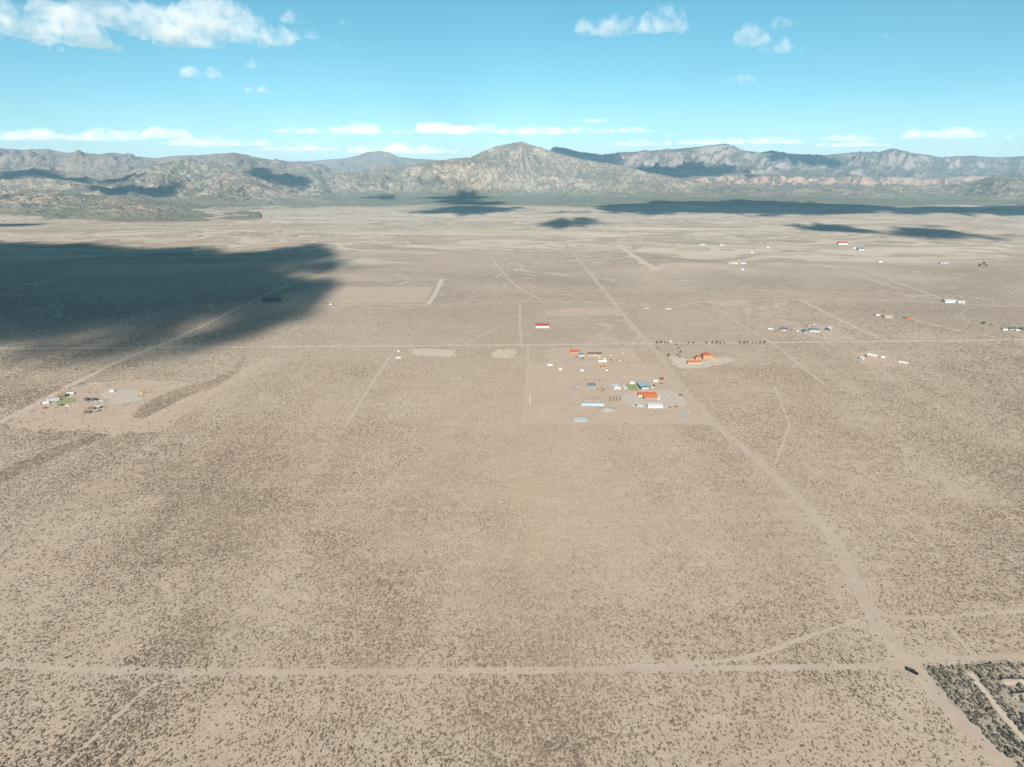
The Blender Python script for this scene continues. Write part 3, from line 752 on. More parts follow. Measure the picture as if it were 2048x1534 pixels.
def scatter_object(name, x, y, z, scl, protos, label=None):
    """one mass of plants: points carrying instances of the given meshes"""
    me = bpy.data.meshes.new(name); n = len(x)
    me.vertices.add(n); me.vertices.foreach_set('co', np.stack([x, y, z], -1).astype(np.float32).ravel())
    a = me.attributes.new('scl', 'FLOAT', 'POINT'); a.data.foreach_set('value', scl.astype(np.float32))
    a = me.attributes.new('rot', 'FLOAT', 'POINT'); a.data.foreach_set('value', RNG.uniform(0, 6.28, n).astype(np.float32))
    a = me.attributes.new('pick', 'INT', 'POINT'); a.data.foreach_set('value', RNG.integers(0, len(protos), n).astype(np.int32))
    me.update()
    o = bpy.data.objects.new(name, me); COL.objects.link(o)
    g = bpy.data.node_groups.new(name + '_scatter', 'GeometryNodeTree')
    g.interface.new_socket('Geometry', in_out='INPUT', socket_type='NodeSocketGeometry')
    g.interface.new_socket('Geometry', in_out='OUTPUT', socket_type='NodeSocketGeometry')
    N, L = g.nodes, g.links
    gi, go = N.new('NodeGroupInput'), N.new('NodeGroupOutput')
    ip = N.new('GeometryNodeInstanceOnPoints')
    j = N.new('GeometryNodeJoinGeometry') if False else N.new('GeometryNodeGeometryToInstance')
    for p in protos:
        oi = N.new('GeometryNodeObjectInfo'); oi.inputs['Object'].default_value = p; oi.transform_space = 'ORIGINAL'
        L.new(oi.outputs['Geometry'], j.inputs[0])
    def na(nm, ty):
        q = N.new('GeometryNodeInputNamedAttribute'); q.data_type = ty; q.inputs['Name'].default_value = nm; return q.outputs[0]
    cx = N.new('ShaderNodeCombineXYZ'); L.new(na('rot', 'FLOAT'), cx.inputs['Z'])
    L.new(gi.outputs[0], ip.inputs['Points']); L.new(j.outputs[0], ip.inputs['Instance'])
    ip.inputs['Pick Instance'].default_value = True
    L.new(na('pick', 'INT'), ip.inputs['Instance Index'])
    L.new(cx.outputs[0], ip.inputs['Rotation']); L.new(na('scl', 'FLOAT'), ip.inputs['Scale'])
    L.new(ip.outputs[0], go.inputs[0])
    md = o.modifiers.new('scatter', 'NODES'); md.node_group = g
    return tag(o, kind='stuff')

# single shrubs: the tall dark ones in the dense strip by the lower right track
BR_POLY = [(1838, 1338), (1935, 1330), (2100, 1328), (2100, 1500), (2060, 1600), (2040, 1560), (1965, 1478), (1890, 1395)]
BRW = [tuple(G(*p).xy) for p in BR_POLY]
q = np.array(BRW); lo, hi = q.min(0), q.max(0)
bx, by = np.meshgrid(np.arange(lo[0], hi[0], 1.75), np.arange(lo[1], hi[1], 1.75))
bx = (bx + RNG.uniform(-.6, .6, bx.shape)).ravel(); by = (by + RNG.uniform(-.6, .6, by.shape)).ravel()
keep = in_poly(bx, by, BRW) & keep_off(bx, by, 0.3) & (RNG.uniform(0, 1, len(bx)) < 0.62 + 0.4 * sstep(.35, .65, fbm(bx / 14, by / 14, 3)))
bx, by = bx[keep], by[keep]
bs_ = RNG.gamma(4, 0.25, len(bx)).clip(0.45, 1.9)
order = np.argsort(by - 40 * bs_)
NB = 130
protos_b = []
for n_, i in enumerate(order[:NB]):
    o = bpy.data.objects.new('sagebrush', BRUSH[n_ % 3]); COL.objects.link(o)
    o.location = (bx[i], by[i], 0); o.rotation_euler = (0, 0, RNG.uniform(0, 6.28)); o.scale = (bs_[i] * 1.15,) * 3
    tag(o, 'tall dark sagebrush shrub in the dense strip beside the lower right dirt track', 'shrub', 'dark shrubs by the lower right track')
    if n_ < 3: protos_b.append(o)
rest = order[NB:]
# the open sage plain
def lattice(y0, y1, st):
    gx, gy = np.meshgrid(np.arange(-(0.80 * y1 + 60), 0.80 * y1 + 60, st), np.arange(y0, y1, st))
    gx = gx + RNG.uniform(-0.5, 0.5, gx.shape) * st; gy = gy + RNG.uniform(-0.5, 0.5, gy.shape) * st
    k = np.abs(gx) < 0.80 * gy + 60
    return gx[k], gy[k]
def band(y0, y1, st, f0, f1):
    x_, y_ = lattice(y0, y1, st)
    u = RNG.uniform(0, 1, len(x_)); k = (u < (1 if f0 is None else sstep(f0[0], f0[1], y_))) & (u < (1 if f1 is None else 1 - sstep(f1[0], f1[1], y_)))
    return x_[k], y_[k]
parts = [band(225, 760, 0.97, None, (480, 760)), band(480, 1200, 1.4, (480, 760), (820, 1200)), band(820, 1900, 2.7, (820, 1200), None)]
xx = np.concatenate([p[0] for p in parts]); yy = np.concatenate([p[1] for p in parts])
patch = fbm(xx / 120, yy / 120, 5, 0.6)
clus = fbm(xx / 7 + 40, yy / 7, 3, 0.6)
strip = fbm(xx / 40 + 9, yy / 320 + 4, 4)
want = np.clip(0.52 + 0.85 * (patch - 0.5) + 0.8 * (clus - 0.5) + 0.8 * (strip - 0.5), 0.14, 1) * (1 - sstep(900, 1900, yy))
WASH = [[(262, 834), (292, 803), (350, 780), (420, 762), (465, 738), (484, 708), (494, 712), (478, 745), (430, 775), (370, 795), (318, 822), (285, 838)],
        [(-40, 962), (0, 942), (90, 902), (200, 866), (222, 870), (135, 905), (40, 948), (-40, 985)]]
wash = np.zeros(len(xx), bool)
for w_ in WASH: wash |= in_poly(xx, yy, [tuple(G(*p).xy) for p in w_])
keep = RNG.uniform(0, 1, len(xx)) < np.where(wash, 0.4 + 1.1 * want, want)
xx, yy, patch, wash = xx[keep], yy[keep], patch[keep], wash[keep]
keep = (keep_off(xx, yy) | wash | (RNG.uniform(0, 1, len(xx)) < np.where((xx < -150) & (yy < 900), 0.16, 0.07))) & ~in_poly(xx, yy, BRW)
xx, yy, patch, wash = xx[keep], yy[keep], patch[keep], wash[keep]
sc_ = np.clip(RNG.gamma(3.2, 1 / 3.2, len(xx)), 0.3, 2.3) * (0.90 + 0.9 * np.clip(patch - 0.45, 0, 0.3)) * (1 + sstep(480, 800, yy) * 0.3 + sstep(820, 1300, yy) * 0.5)
sc_ = np.where(wash, np.clip(sc_, 0.8, 3) * 1.3, sc_)
protos_s = []
for k in range(3):
    o = bpy.data.objects.new('sagebrush', SHRUBS[k]); COL.objects.link(o)
    p = G((60, 1430, 700)[k], (1460, 1480, 1500)[k]); o.location = p; o.scale = (1.6,) * 3
    tag(o, 'single grey-brown sagebrush shrub on the open ground in the foreground', 'shrub', 'foreground sagebrush')
    protos_s.append(o)
print('SHRUBS', len(xx), len(rest))
scatter_object('sagebrush_cover', xx, yy, plain_h(xx, yy), sc_ * 0.50, protos_s)
if len(rest): scatter_object('dense_brush', bx[rest], by[rest], np.zeros(len(rest)), bs_[rest], protos_b)

# ================================================================== OBJECTS
PAL = dict(white=(0.78, 0.78, 0.77), cream=(0.62, 0.52, 0.40), tan=(0.50, 0.39, 0.26), pinkish=(0.55, 0.42, 0.35), teal=(0.075, 0.12, 0.14), grey=(0.38, 0.39, 0.40),
           dgrey=(0.12, 0.13, 0.14), slate=(0.16, 0.22, 0.26), lgrey=(0.55, 0.57, 0.58), orange=(0.55, 0.16, 0.045), redtile=(0.50, 0.12, 0.06), stucco=(0.62, 0.33, 0.17),
           brown=(0.20, 0.13, 0.09), rust=(0.34, 0.13, 0.06), red=(0.42, 0.06, 0.05), blue=(0.16, 0.33, 0.50), paleblue=(0.45, 0.58, 0.66), black=(0.015, 0.017, 0.02), glass=(0.03, 0.045, 0.055),
           wood=(0.33, 0.23, 0.14), yellow=(0.60, 0.42, 0.06), tyre=(0.02, 0.02, 0.02), steel=(0.45, 0.47, 0.48), lavender=(0.52, 0.52, 0.58), plastic=(0.70, 0.72, 0.70), navy=(0.05, 0.08, 0.12))
def pm(c, rough=0.7): return mat('paint_' + c, tuple(0.57 * q for q in PAL[c]), 0.25 if c in ('glass', 'black') else rough, 0.10, 0.9, 0.5 if c == 'glass' else 0.25)
def place(px, py, d, rot):
    g = G(px, py); return Vector((g.x - math.sin(rot) * d / 2, g.y + math.cos(rot) * d / 2, g.z))
def openings(root, w, d, doors, wins):
    for (x, dw, dh, c) in doors:
        MB().box(x * w / 2 - dw / 2, x * w / 2 + dw / 2, -d / 2 - 0.06, -d / 2 + 0.02, 0.05, dh).build('door', pm(c), root)
    for (x, z, ww, wh) in wins:
        o = MB().box(x * w / 2 - ww / 2 - 0.12, x * w / 2 + ww / 2 + 0.12, -d / 2 - 0.05, -d / 2 + 0.02, z - 0.12, z + wh + 0.12).build('window', pm('white'), root)
        MB().box(x * w / 2 - ww / 2, x * w / 2 + ww / 2, -d / 2 - 0.09, -d / 2 - 0.04, z, z + wh).build('pane', pm('glass'), o)
def gable(name, label, cat, px, py, w, d, h, rise, wc, rc, rot=0.0, axis='x', doors=(), wins=(), over=0.5, group=None):
    rot = R(rot); root = empty(name, place(px, py, d, rot), rot, label, cat, group)
    sp = d if axis == 'x' else w; ln = w if axis == 'x' else d
    hs = sp / 2
    MB().prism([(-hs, 0), (hs, 0), (hs, h), (0, h + rise - 0.05), (-hs, h)], -ln / 2, ln / 2, 'x' if axis == 'x' else 'y').build('wall', pm(wc), root)
    sl = rise / hs; e = over
    MB().prism([(-hs - e, h - sl * e + 0.02), (0, h + rise + 0.02), (hs + e, h - sl * e + 0.02), (hs + e, h - sl * e + 0.27), (0, h + rise + 0.30), (-hs - e, h - sl * e + 0.27)],
               -ln / 2 - e, ln / 2 + e, 'x' if axis == 'x' else 'y').build('roof', pm(rc), root)
    openings(root, w, d, doors, wins)
    return root
def hip(name, label, cat, px, py, w, d, h, rise, wc, rc, rot=0.0, doors=(), wins=(), over=0.6, group=None):
    rot = R(rot); root = empty(name, place(px, py, d, rot), rot, label, cat, group)
    MB().box(-w / 2, w / 2, -d / 2, d / 2, 0, h).build('wall', pm(wc), root)
    a, b = w / 2 + over, d / 2 + over; k = max(0.0, a - b); kk = max(0.0, b - a)
    v = [(-a, -b, h + .01), (a, -b, h + .01), (a, b, h + .01), (-a, b, h + .01), (-a, -b, h + .2), (a, -b, h + .2), (a, b, h + .2), (-a, b, h + .2), (-k, -kk, h + rise), (k + .01, kk + .01, h + rise)]
    f = [(3, 2, 1, 0), (0, 1, 5, 4), (1, 2, 6, 5), (2, 3, 7, 6), (3, 0, 4, 7)]
    f += [(4, 5, 9, 8), (5, 6, 9), (6, 7, 8, 9), (7, 4, 8)] if w >= d else [(4, 5, 8), (5, 6, 9, 8), (6, 7, 9), (7, 4, 8, 9)]
    MB().add(v, f).build('roof', pm(rc), root)
    openings(root, w, d, doors, wins)
    return root
def shed(name, label, cat, px, py, w, d, h, rise, wc, rc, rot=0.0, doors=(), wins=(), group=None):
    """lean-to roof, high at the back"""
    rot = R(rot); root = empty(name, place(px, py, d, rot), rot, label, cat, group)
    MB().prism([(-d / 2, 0), (d / 2, 0), (d / 2, h + rise), (-d / 2, h)], -w / 2, w / 2, 'x').build('wall', pm(wc), root)
    sl = rise / d
    MB().prism([(-d / 2 - .3, h - .3 * sl + .02), (d / 2 + .3, h + rise + .3 * sl + .02), (d / 2 + .3, h + rise + .3 * sl + .2), (-d / 2 - .3, h - .3 * sl + .2)], -w / 2 - .3, w / 2 + .3, 'x').build('roof', pm(rc), root)
    openings(root, w, d, doors, wins)
    return root
def trailer(name, label, cat, px, py, L, c='white', rot=0.0, w=2.5, h=2.9, stripe=None, group=None):
    rot = R(rot); root = empty(name, place(px, py, w, rot), rot, label, cat, group)
    a, b = L / 2, w / 2
    MB().prism([(-a, 0.75), (-a + .25, 0.5), (a - .15, 0.5), (a, 0.7), (a, h - .35), (a - .35, h), (-a + .9, h), (-a + .25, h - .5), (-a, h - 1.1)], -b, b, 'y').build('body', pm(c), root)
    MB().box(-a + .8, a - .4, -b + .15, b - .15, h + .003, h + .08).build('roof', pm('lgrey'), root)
    for x in (-0.45, 0.15, 0.62):
        MB().box(x * a - .5, x * a + .5, -b - .03, -b + .01, 1.5, 2.2).build('window', pm('glass'), root)
    MB().box(-.05 * a - .35, -.05 * a + .35, -b - .04, -b + .01, .62, 2.45).build('door', pm(stripe or 'lgrey'), root)
    for x in (-.1, .12):
        for sy in (-1, 1): MB().cyl((x * L, sy * (b - .12) - .12, .36), .36, .24, 10, 'y').build('wheel', pm('tyre'), root)
    MB().box(-a - 1.0, -a + .1, -.12, .12, .5, .62).build('hitch', pm('dgrey'), root)
    return root
def car(name, label, px, py, c, rot=0.0, L=4.8, kind='car', group=None, cat='car'):
    w = 1.9; rot = R(rot); root = empty(name, place(px, py, 0, rot), rot, label, cat, group)
    a, b = L / 2, w / 2
    MB().prism([(-a, .45), (-a + .1, .3), (a - .1, .3), (a, .5), (a - .05, .85), (a * .45, 1.02), (-a + .1, 1.05), (-a, .9)], -b, b, 'y').build('body', pm(c, .35), root)
    if kind == 'pickup': prof = [(-.10 * a, 1.03), (.46 * a, 1.0), (.22 * a, 1.75), (.02 * a, 1.8), (-.08 * a, 1.72)]
    else: prof = [(-a + .2, 1.04), (.45 * a, 1.0), (.15 * a, 1.55), (-.55 * a, 1.6), (-a + .45, 1.45)]
    cab = MB().prism(prof, -b + .12, b - .12, 'y').build('cabin', pm(c, .35), root)
    xs = [p[0] for p in prof]; z1 = max(p[1] for p in prof)
    cx = sum(xs) / len(xs)
    for sy in (-1, 1):
        MB().box(cx - .30 * (max(xs) - min(xs)), cx + .24 * (max(xs) - min(xs)), sy * (b - .10) - .03, sy * (b - .10) + .03, 1.12, z1 - .18).build('window', pm('glass'), cab)
    fx = prof[1][0]; tx = prof[2][0]
    MB().add([(fx - .06, -b + .2, 1.10), (fx - .06, b - .2, 1.10), (tx + .08, b - .25, prof[2][1] - .06), (tx + .08, -b + .25, prof[2][1] - .06)], [(0, 1, 2, 3)]).add(
        [(fx + .0, -b + .2, 1.12), (fx + .0, b - .2, 1.12), (tx + .12, b - .25, prof[2][1] - .04), (tx + .12, -b + .25, prof[2][1] - .04)], [(0, 1, 2, 3)]).build('windscreen', pm('glass'), cab)
    if kind == 'pickup':
        MB().box(-a + .15, -.16 * a, -b + .15, b - .15, 1.045, 1.07).build('bed_floor', pm('dgrey'), root)
        for sy in (-1, 1): MB().box(-a + .02, -.14 * a, sy * (b - .07) - .06, sy * (b - .07) + .06, 1.04, 1.32).build('bed_side', pm(c, .35), root)
        MB().box(-a + .0, -a + .1, -b + .14, b - .14, 1.0, 1.32).build('tailgate', pm(c, .35), root)
    for x in (-.62, .62):
        for sy in (-1, 1):
            o = MB().cyl((x * a, sy * (b - .1) - .12, .36), .37, .24, 12, 'y').build('wheel', pm('tyre'), root)
            MB().cyl((x * a, sy * (b - .1) - .125, .36), .2, .25, 10, 'y').build('rim', pm('steel'), o)
    for sy in (-1, 1):
        MB().box(a - .12, a + .02, sy * (b - .3) - .18, sy * (b - .3) + .18, .62, .8).build('headlight', pm('plastic'), root)
        MB().box(-a - .02, -a + .1, sy * (b - .2) - .1, sy * (b - .2) + .1, .62, .9).build('taillight', pm('red'), root)
    return root
def hoop(name, label, px, py, w, d, rot=0.0, c='plastic', hfac=0.5, ribs=6, end='lgrey'):
    rot = R(rot); root = empty(name, place(px, py, d, rot), rot, label, 'greenhouse')
    n = 12; pr = [(math.cos(math.pi * i / n) * w / 2, math.sin(math.pi * i / n) * w * hfac) for i in range(n + 1)]
    inner = [(x * .97, z * .97) for x, z in pr][::-1]
    MB().prism(pr + inner, -d / 2, d / 2, 'y').build('cover', pm(c), root)
    for sy in (-1, 1): MB().prism([(x * .96, z * .96) for x, z in pr], sy * (d / 2 - .12) - .04, sy * (d / 2 - .12) + .04, 'y').build('end_wall', pm(end), root)
    for i in range(ribs):
        y = -d / 2 + d * (i + .5) / ribs
        MB().prism([(x * 1.012, z * 1.012) for x, z in pr] + [(x * .985, z * .985) for x, z in pr][::-1], y - .06, y + .06, 'y').build('rib', pm('white'), root)
    MB().box(-.6, .6, -d / 2 - .02, -d / 2 + .06, 0, min(2.1, w * hfac * .8)).build('door', pm('grey'), root)
    return root
def tank(name, label, px, py, r, h, c, group=None):
    root = empty(name, G(px, py), 0, label, 'tank', group)
    MB().cyl((0, 0, 0), r, h, 14).build('body', pm(c), root)
    MB().cyl((0, 0, h), r, r * .3, 14, 'z', r * .3).build('lid', pm(c), root)
    return root
def mound(name, label, cat, px, py, w, d, h, m, seed=0, rot=0.0, n=26, flat=1.0):
    g = G(px, py); u = np.linspace(-1, 1, n); x, y = np.meshgrid(u, u)
    r = np.hypot(x, y); z = np.clip(1 - r ** flat, 0, 1) * (0.7 + 0.6 * fbm(x * 2.5 + seed, y * 2.5, 4)) * h + 0.12 * h * (fbm(x * 9 + seed, y * 9, 2) - .5) * (r < .95)
    z = np.where(r >= 1, -0.08, z)
    o = grid_mesh(name, x * w / 2, y * d / 2, z, m)
    o.location = (g.x, g.y + d / 2, 0.01); o.rotation_euler = (0, 0, R(rot))
    return tag(o, label, cat)
def sheet(name, label, cat, px, py, w, d, c, seed=0, rot=0.0, lift=0.25):
    """a tarpaulin lying over low humps"""
    g = G(px, py); n = 16; u = np.linspace(-1, 1, n); x, y = np.meshgrid(u, u)
    e = np.clip((1 - np.maximum(np.abs(x), np.abs(y))) * 5, 0, 1)
    jx = x * w / 2 * (1 + .08 * (fbm(y * 2 + seed, x * 0 + seed, 2) - .5)); jy = y * d / 2 * (1 + .1 * (fbm(x * 2 + seed, y * 0, 2) - .5))
    z = 0.23 + lift * e * fbm(x * 3 + seed, y * 3, 3)
    o = grid_mesh(name, jx, jy, z, pm(c))
    so = o.modifiers.new('thickness', 'SOLIDIFY'); so.thickness = 0.03
    o.location = (g.x, g.y + d / 2, 0); o.rotation_euler = (0, 0, R(rot))
    return tag(o, label, cat)
def junk(name, label, cat, px, py, w, n, cols, seed):
    """a heap of assorted scrap; each piece is a part"""
    rr = random.Random(seed); root = empty(name, G(px, py), 0, label, cat)
    for i in range(n):
        x, y = rr.uniform(-w / 2, w / 2), rr.uniform(0, w * .5); a, b, c = rr.uniform(.5, 1.6), rr.uniform(.4, 1.2), rr.uniform(.4, 1.5)
        o = MB().box(-a, a, -b, b, 0, c).build('scrap', pm(rr.choice(cols)), root); o.location = (x, y, 0); o.rotation_euler = (0, 0, rr.uniform(0, 3))
    return root

# ------------------------------------------------------------------ trees
def crown_mesh(name, seed, r, h, z0, n=150, col='green'):
    rr = random.Random(seed); v, f = [], []
    lobes = [(rr.uniform(-.4, .4) * r, rr.uniform(-.4, .4) * r, z0 + h * rr.uniform(.25, .8), r * rr.uniform(.45, .75)) for _ in range(7)]
    for i in range(n):
        cx, cy_, cz, cr = rr.choice(lobes)
        a, b = rr.uniform(0, 2 * math.pi), math.asin(rr.uniform(-1, 1)); q = cr * rr.uniform(.6, 1.05)
        p = Vector((cx + q * math.cos(a) * math.cos(b), cy_ + q * math.sin(a) * math.cos(b), cz + q * math.sin(b) * h / (2.2 * r)))
        s = rr.uniform(.14, .28) * r
        t = Euler((rr.uniform(0, 3), rr.uniform(0, 3), rr.uniform(0, 3))).to_matrix()
        k = len(v); v += [p + t @ Vector(c) for c in ((-s, -s * .7, 0), (s, -s * .6, .1 * s), (s * .8, s * .8, 0), (-s * .9, s * .7, -.1 * s))]
        f.append((k, k + 1, k + 2, k + 3))
    me = bpy.data.meshes.new(name); me.from_pydata([tuple(q) for q in v], [], f); me.update(); return me
def trunk_mesh(name, h, r, seed=0):
    mb = MB(); rr = random.Random(seed); mb.cyl((0, 0, -.1), r, h * .75, 7, 'z', r * .5)
    for i in range(4):
        a = i * 1.6 + rr.uniform(-.3, .3); k = len(mb.v)
        mb.cyl((0, 0, 0), r * .4, h * .5, 5, 'z', r * .15)
        rm = Euler((0, R(38), a)).to_matrix()
        for q in range(k, len(mb.v)): p = rm @ Vector(mb.v[q]); mb.v[q] = (p.x, p.y, p.z + h * .35)
    me = bpy.data.meshes.new(name); me.from_pydata(mb.v, [], mb.f); me.update(); return me
M_LEAF = leaf_material('tree_leaves', (0.06, 0.075, 0.035), (0.15, 0.15, 0.06))
M_JUN = leaf_material('juniper_leaves', (0.045, 0.055, 0.035), (0.085, 0.09, 0.055))
M_BARK = mat('bark', (0.12, 0.085, 0.06), 0.95)
CROWNS = [crown_mesh('leaves', s, 1.7, 3.6, 1.0) for s in (5, 6, 7)]
TRUNK = trunk_mesh('trunk', 3.2, .16)
for me in CROWNS: me.materials.append(M_LEAF)
TRUNK.materials.append(M_BARK)
def tree(name, label, px, py, sc, k, group, sx=1.0):
    root = empty(name, G(px, py), RNG.uniform(0, 6), label, 'tree', group); root.scale = (sc * sx, sc * sx, sc)
    for nm, me in (('trunk', TRUNK), ('crown', CROWNS[k % 3])):
        o = bpy.data.objects.new(nm, me); COL.objects.link(o); o.parent = root
    return root
ordn = ['first', 'second', 'third', 'fourth', 'fifth', 'sixth', 'seventh', 'eighth']
for gi_, (seg, xs) in enumerate((('left run', (1314, 1322, 1330, 1337)), ('middle run', (1378, 1387, 1413, 1426, 1434, 1441, 1449)), ('right run', (1480, 1489, 1496, 1505, 1512, 1521, 1529)))):
    for i, x in enumerate(xs):
        tree('roadside_tree', 'small dark tree, %s from the left in the %s along the straight east-west road' % (ordn[i], seg), x, 687.5, (1.15, .9, 1.0, 1.25, .8)[(i * 3 + gi_) % 5], i + gi_, 'young trees lined along the east-west road')
for i, (x, y, c) in enumerate(((1353, 691), (1357, 698), (1361, 705.5), (1356, 711), (1360, 716))[k] + (0,) for k in range(5)):
    tree('yard_tree', 'small dark tree, %s from the road in the row left of the orange compound' % ordn[i], x, y, .85, i, 'yard trees by the orange compound')
tree('yard_tree', 'rounder grey-green tree alone near the dirt road left of the orange compound', 1338, 714, 1.3, 1, 'yard trees by the orange compound')
tree('yard_tree', 'tiny tree at the road corner left of the orange compound', 1315, 697, .8, 2, 'yard trees by the orange compound')
for i, (x, y, s_) in enumerate(((1959, 533, 2.0), (1966, 531, 2.6), (1972, 533, 1.8))):
    tree('ranch_tree', '%s of three big dark trees clumped at the far right ranch' % ('left', 'tall middle', 'right')[i], x, y, s_, i, 'dark trees at the far right ranch', 1.3)
tree('ranch_tree', 'dark spreading tree standing alone left of the right edge ranch', 1967, 648, 1.1, 0, None, 1.9)
tree('ranch_tree', 'small dark tree beside the track near the right edge ranch', 1981, 651.5, .9, 1, None)

# ------------------------------------------------------------------ the vehicle at the crossing
car('parked_pickup', 'black pickup truck parked at the dirt road crossing in the lower right', 1825, 1345, 'black', -52, 5.9, 'pickup', None, 'truck')

# ------------------------------------------------------------------ main homestead
W3 = [(-.35, 1.9, 2.6, 'white'), (.1, 1.9, 2.6, 'white'), (.6, 1.9, 2.6, 'white')]
gable('workshop', 'large dark teal steel workshop with three white doors and pale roof', 'workshop', 1290, 778.5, 12.5, 18, 4.2, 1.3, 'teal', 'paleblue', 3, 'y', W3)
h_ = gable('orange_roof_house', 'white and cream house with bright orange tile roofs in the gravel yard', 'house', 1302, 801, 16, 9, 3.4, 3.0, 'cream', 'orange', 0, 'x', [(-.3, 1.1, 2.2, 'brown')], [(-.7, 1, 1.6, 1.3), (.1, 1, 1.8, 1.3), (.6, 1, 1.6, 1.3)])
def wing(root, nm, x0, x1, y0, y1, h, rise, wc, rc, e=.4):
    hs = (y1 - y0) / 2; cyy = (y0 + y1) / 2
    w_ = MB().prism([(y0, 0), (y1, 0), (y1, h), (cyy, h + rise - .05), (y0, h)], x0, x1, 'x').build(nm, pm(wc), root)
    MB().prism([(y0 - e, h - .1), (cyy, h + rise + .03), (y1 + e, h - .1), (y1 + e, h + .15), (cyy, h + rise + .3), (y0 - e, h + .15)], x0 - e, x1 + e, 'x').build('wing_roof', pm(rc), w_)
wing(h_, 'rear_wing', -13, 9, 10, 17, 3.0, 2.2, 'cream', 'redtile')
wing(h_, 'side_wing', 8.2, 11.5, -1, 9, 4.2, 1.0, 'cream', 'cream')
MB().box(-7.5, 7.5, -9.2, -4.9, 2.7, 2.85).build('porch_roof', pm('white'), h_)
for x in (-7, -2.4, 2.4, 7): MB().box(x - .12, x + .12, -9, -8.76, 0, 2.7).build('porch_post', pm('white'), h_)
MB().box(-11.5, -8.2, -1.5, 2.0, 0, 1.0).build('patio_wall', pm('grey'), h_)
shed('white_barn', 'long white metal building in front of the orange roofed house', 'barn', 1311, 816, 17.5, 6.5, 2.6, .9, 'white', 'white', 0, [(-.6, 2.2, 2.2, 'lgrey'), (.3, 2.2, 2.2, 'lgrey')])
hoop('hoop_house', 'wider white hoop greenhouse left of the teal workshop', 1235, 779, 9.5, 14, 4, 'plastic', .42)
hoop('hoop_house', 'narrower white hoop greenhouse beside the green lawn', 1252.5, 779, 4.5, 14, 4, 'white', .5, 5)
shed('garden_shed', 'white garden shed at the back edge of the green lawn', 'shed', 1264, 768.5, 6, 4, 2.4, .4, 'white', 'white', 0, [(0, 1, 2, 'lgrey')])
trailer('camper', 'white camper trailer parked up right of the teal workshop', 'trailer', 1311, 764, 7.0)
shed('rust_shed', 'small rusty shed at the upper right of the homestead', 'shed', 1325, 760, 4.5, 3.5, 2.3, .4, 'rust', 'rust', 10, [(.2, 1, 1.9, 'brown')])
car('parked_car', 'slate blue car parked below the rusty shed', 1323, 768, 'slate', 12)
car('parked_car', 'black car parked at the right wall of the teal workshop', 1308, 771.5, 'black', 75)
car('parked_car', 'white car parked in front of the black one by the workshop', 1305, 776, 'white', 20)
car('parked_car', 'dark car standing by the dirt road right of the gravel yard', 1361, 790.5, 'dgrey', -50)
trailer('stock_trailer', 'grey stock trailer at the lower right corner of the homestead', 'trailer', 1372, 826, 6.0, 'lavender', -48)
car('parked_car', 'pale blue car left of the grey stock trailer', 1361, 831, 'paleblue', -55)
sheet('tarpaulin', 'pale blue tarpaulin on the ground below the grey stock trailer', 'tarpaulin', 1369, 838, 6, 7, 'paleblue', 3, -40)
sheet('tarpaulin', 'bright blue tarpaulin left above the garden beds', 'tarpaulin', 1184, 772, 11, 14, 'blue', 1)
sheet('tarpaulin', 'white plastic sheet spread in front of the homestead', 'tarpaulin', 1162, 843.5, 16, 16, 'plastic', 5, 0)
sheet('tarpaulin', 'small white sheet left of the bright blue tarpaulin', 'tarpaulin', 1157, 776, 6, 6, 'plastic', 6, 20)
sheet('tarpaulin', 'lavender sheet lower left of the bright blue tarpaulin', 'tarpaulin', 1148, 783, 5, 6, 'lavender', 7, 10)
def longhouse():
    root = empty('low_greenhouse', place(1186, 811.5, 9, 0), R(-2), 'long low pale blue plastic greenhouse along the garden beds', 'greenhouse')
    n = 10; pr = [(math.cos(math.pi * i / n) * 4.4, math.sin(math.pi * i / n) * 2.4) for i in range(n + 1)]
    MB().prism(pr + [(a * .97, b * .97) for a, b in pr][::-1], -13.5, 13.5, 'x').build('cover', pm('paleblue'), root)
    for sx in (-1, 1): MB().prism([(a * .95, b * .95) for a, b in pr], sx * 13.4 - .05, sx * 13.4 + .05, 'x').build('end_wall', pm('plastic'), root)
    for i in range(9):
        x = -12 + 3 * i; MB().prism([(a * 1.012, b * 1.012) for a, b in pr] + [(a * .98, b * .98) for a, b in pr][::-1], x - .07, x + .07, 'x').build('rib', pm('lgrey'), root)
longhouse()
for i in range(5):
    g = G(1168 + 7.4 * i, 803); root = empty('raised_bed', (g.x, g.y + 11, .2), R(4), 'pale wooden raised garden bed, %s from the left behind the long greenhouse' % ordn[i], 'garden bed', 'raised garden beds')
    for a, b in ((-.95, -.75), (.75, .95)): MB().box(a, b, -10, 10, 0, .7).build('side_board', pm('cream'), root)
    for b in (-1, 1): MB().box(-.75, .75, b * 9.8 - .1, b * 9.8 + .1, 0, .7).build('end_board', pm('cream'), root)
    MB().box(-.75, .75, -9.7, 9.7, 0, .55).build('soil', M_BARE, root)
for i in range(4):
    g = G(1222 + 7.0 * i, 803)
    o = MB().prism([(-1.1, 0), (1.1, 0), (.35, .55), (-.35, .55)], -9, 9, 'y').build('planting_ridge', mat('ridge_soil', (0.27, 0.19, 0.13), .95)); o.location = (g.x, g.y + 10, .2); o.rotation_euler = (0, 0, R(-6))
    tag(o, 'brown planting ridge, %s from the left between the beds and the gravel yard' % ordn[i], 'garden bed', 'brown planting ridges')
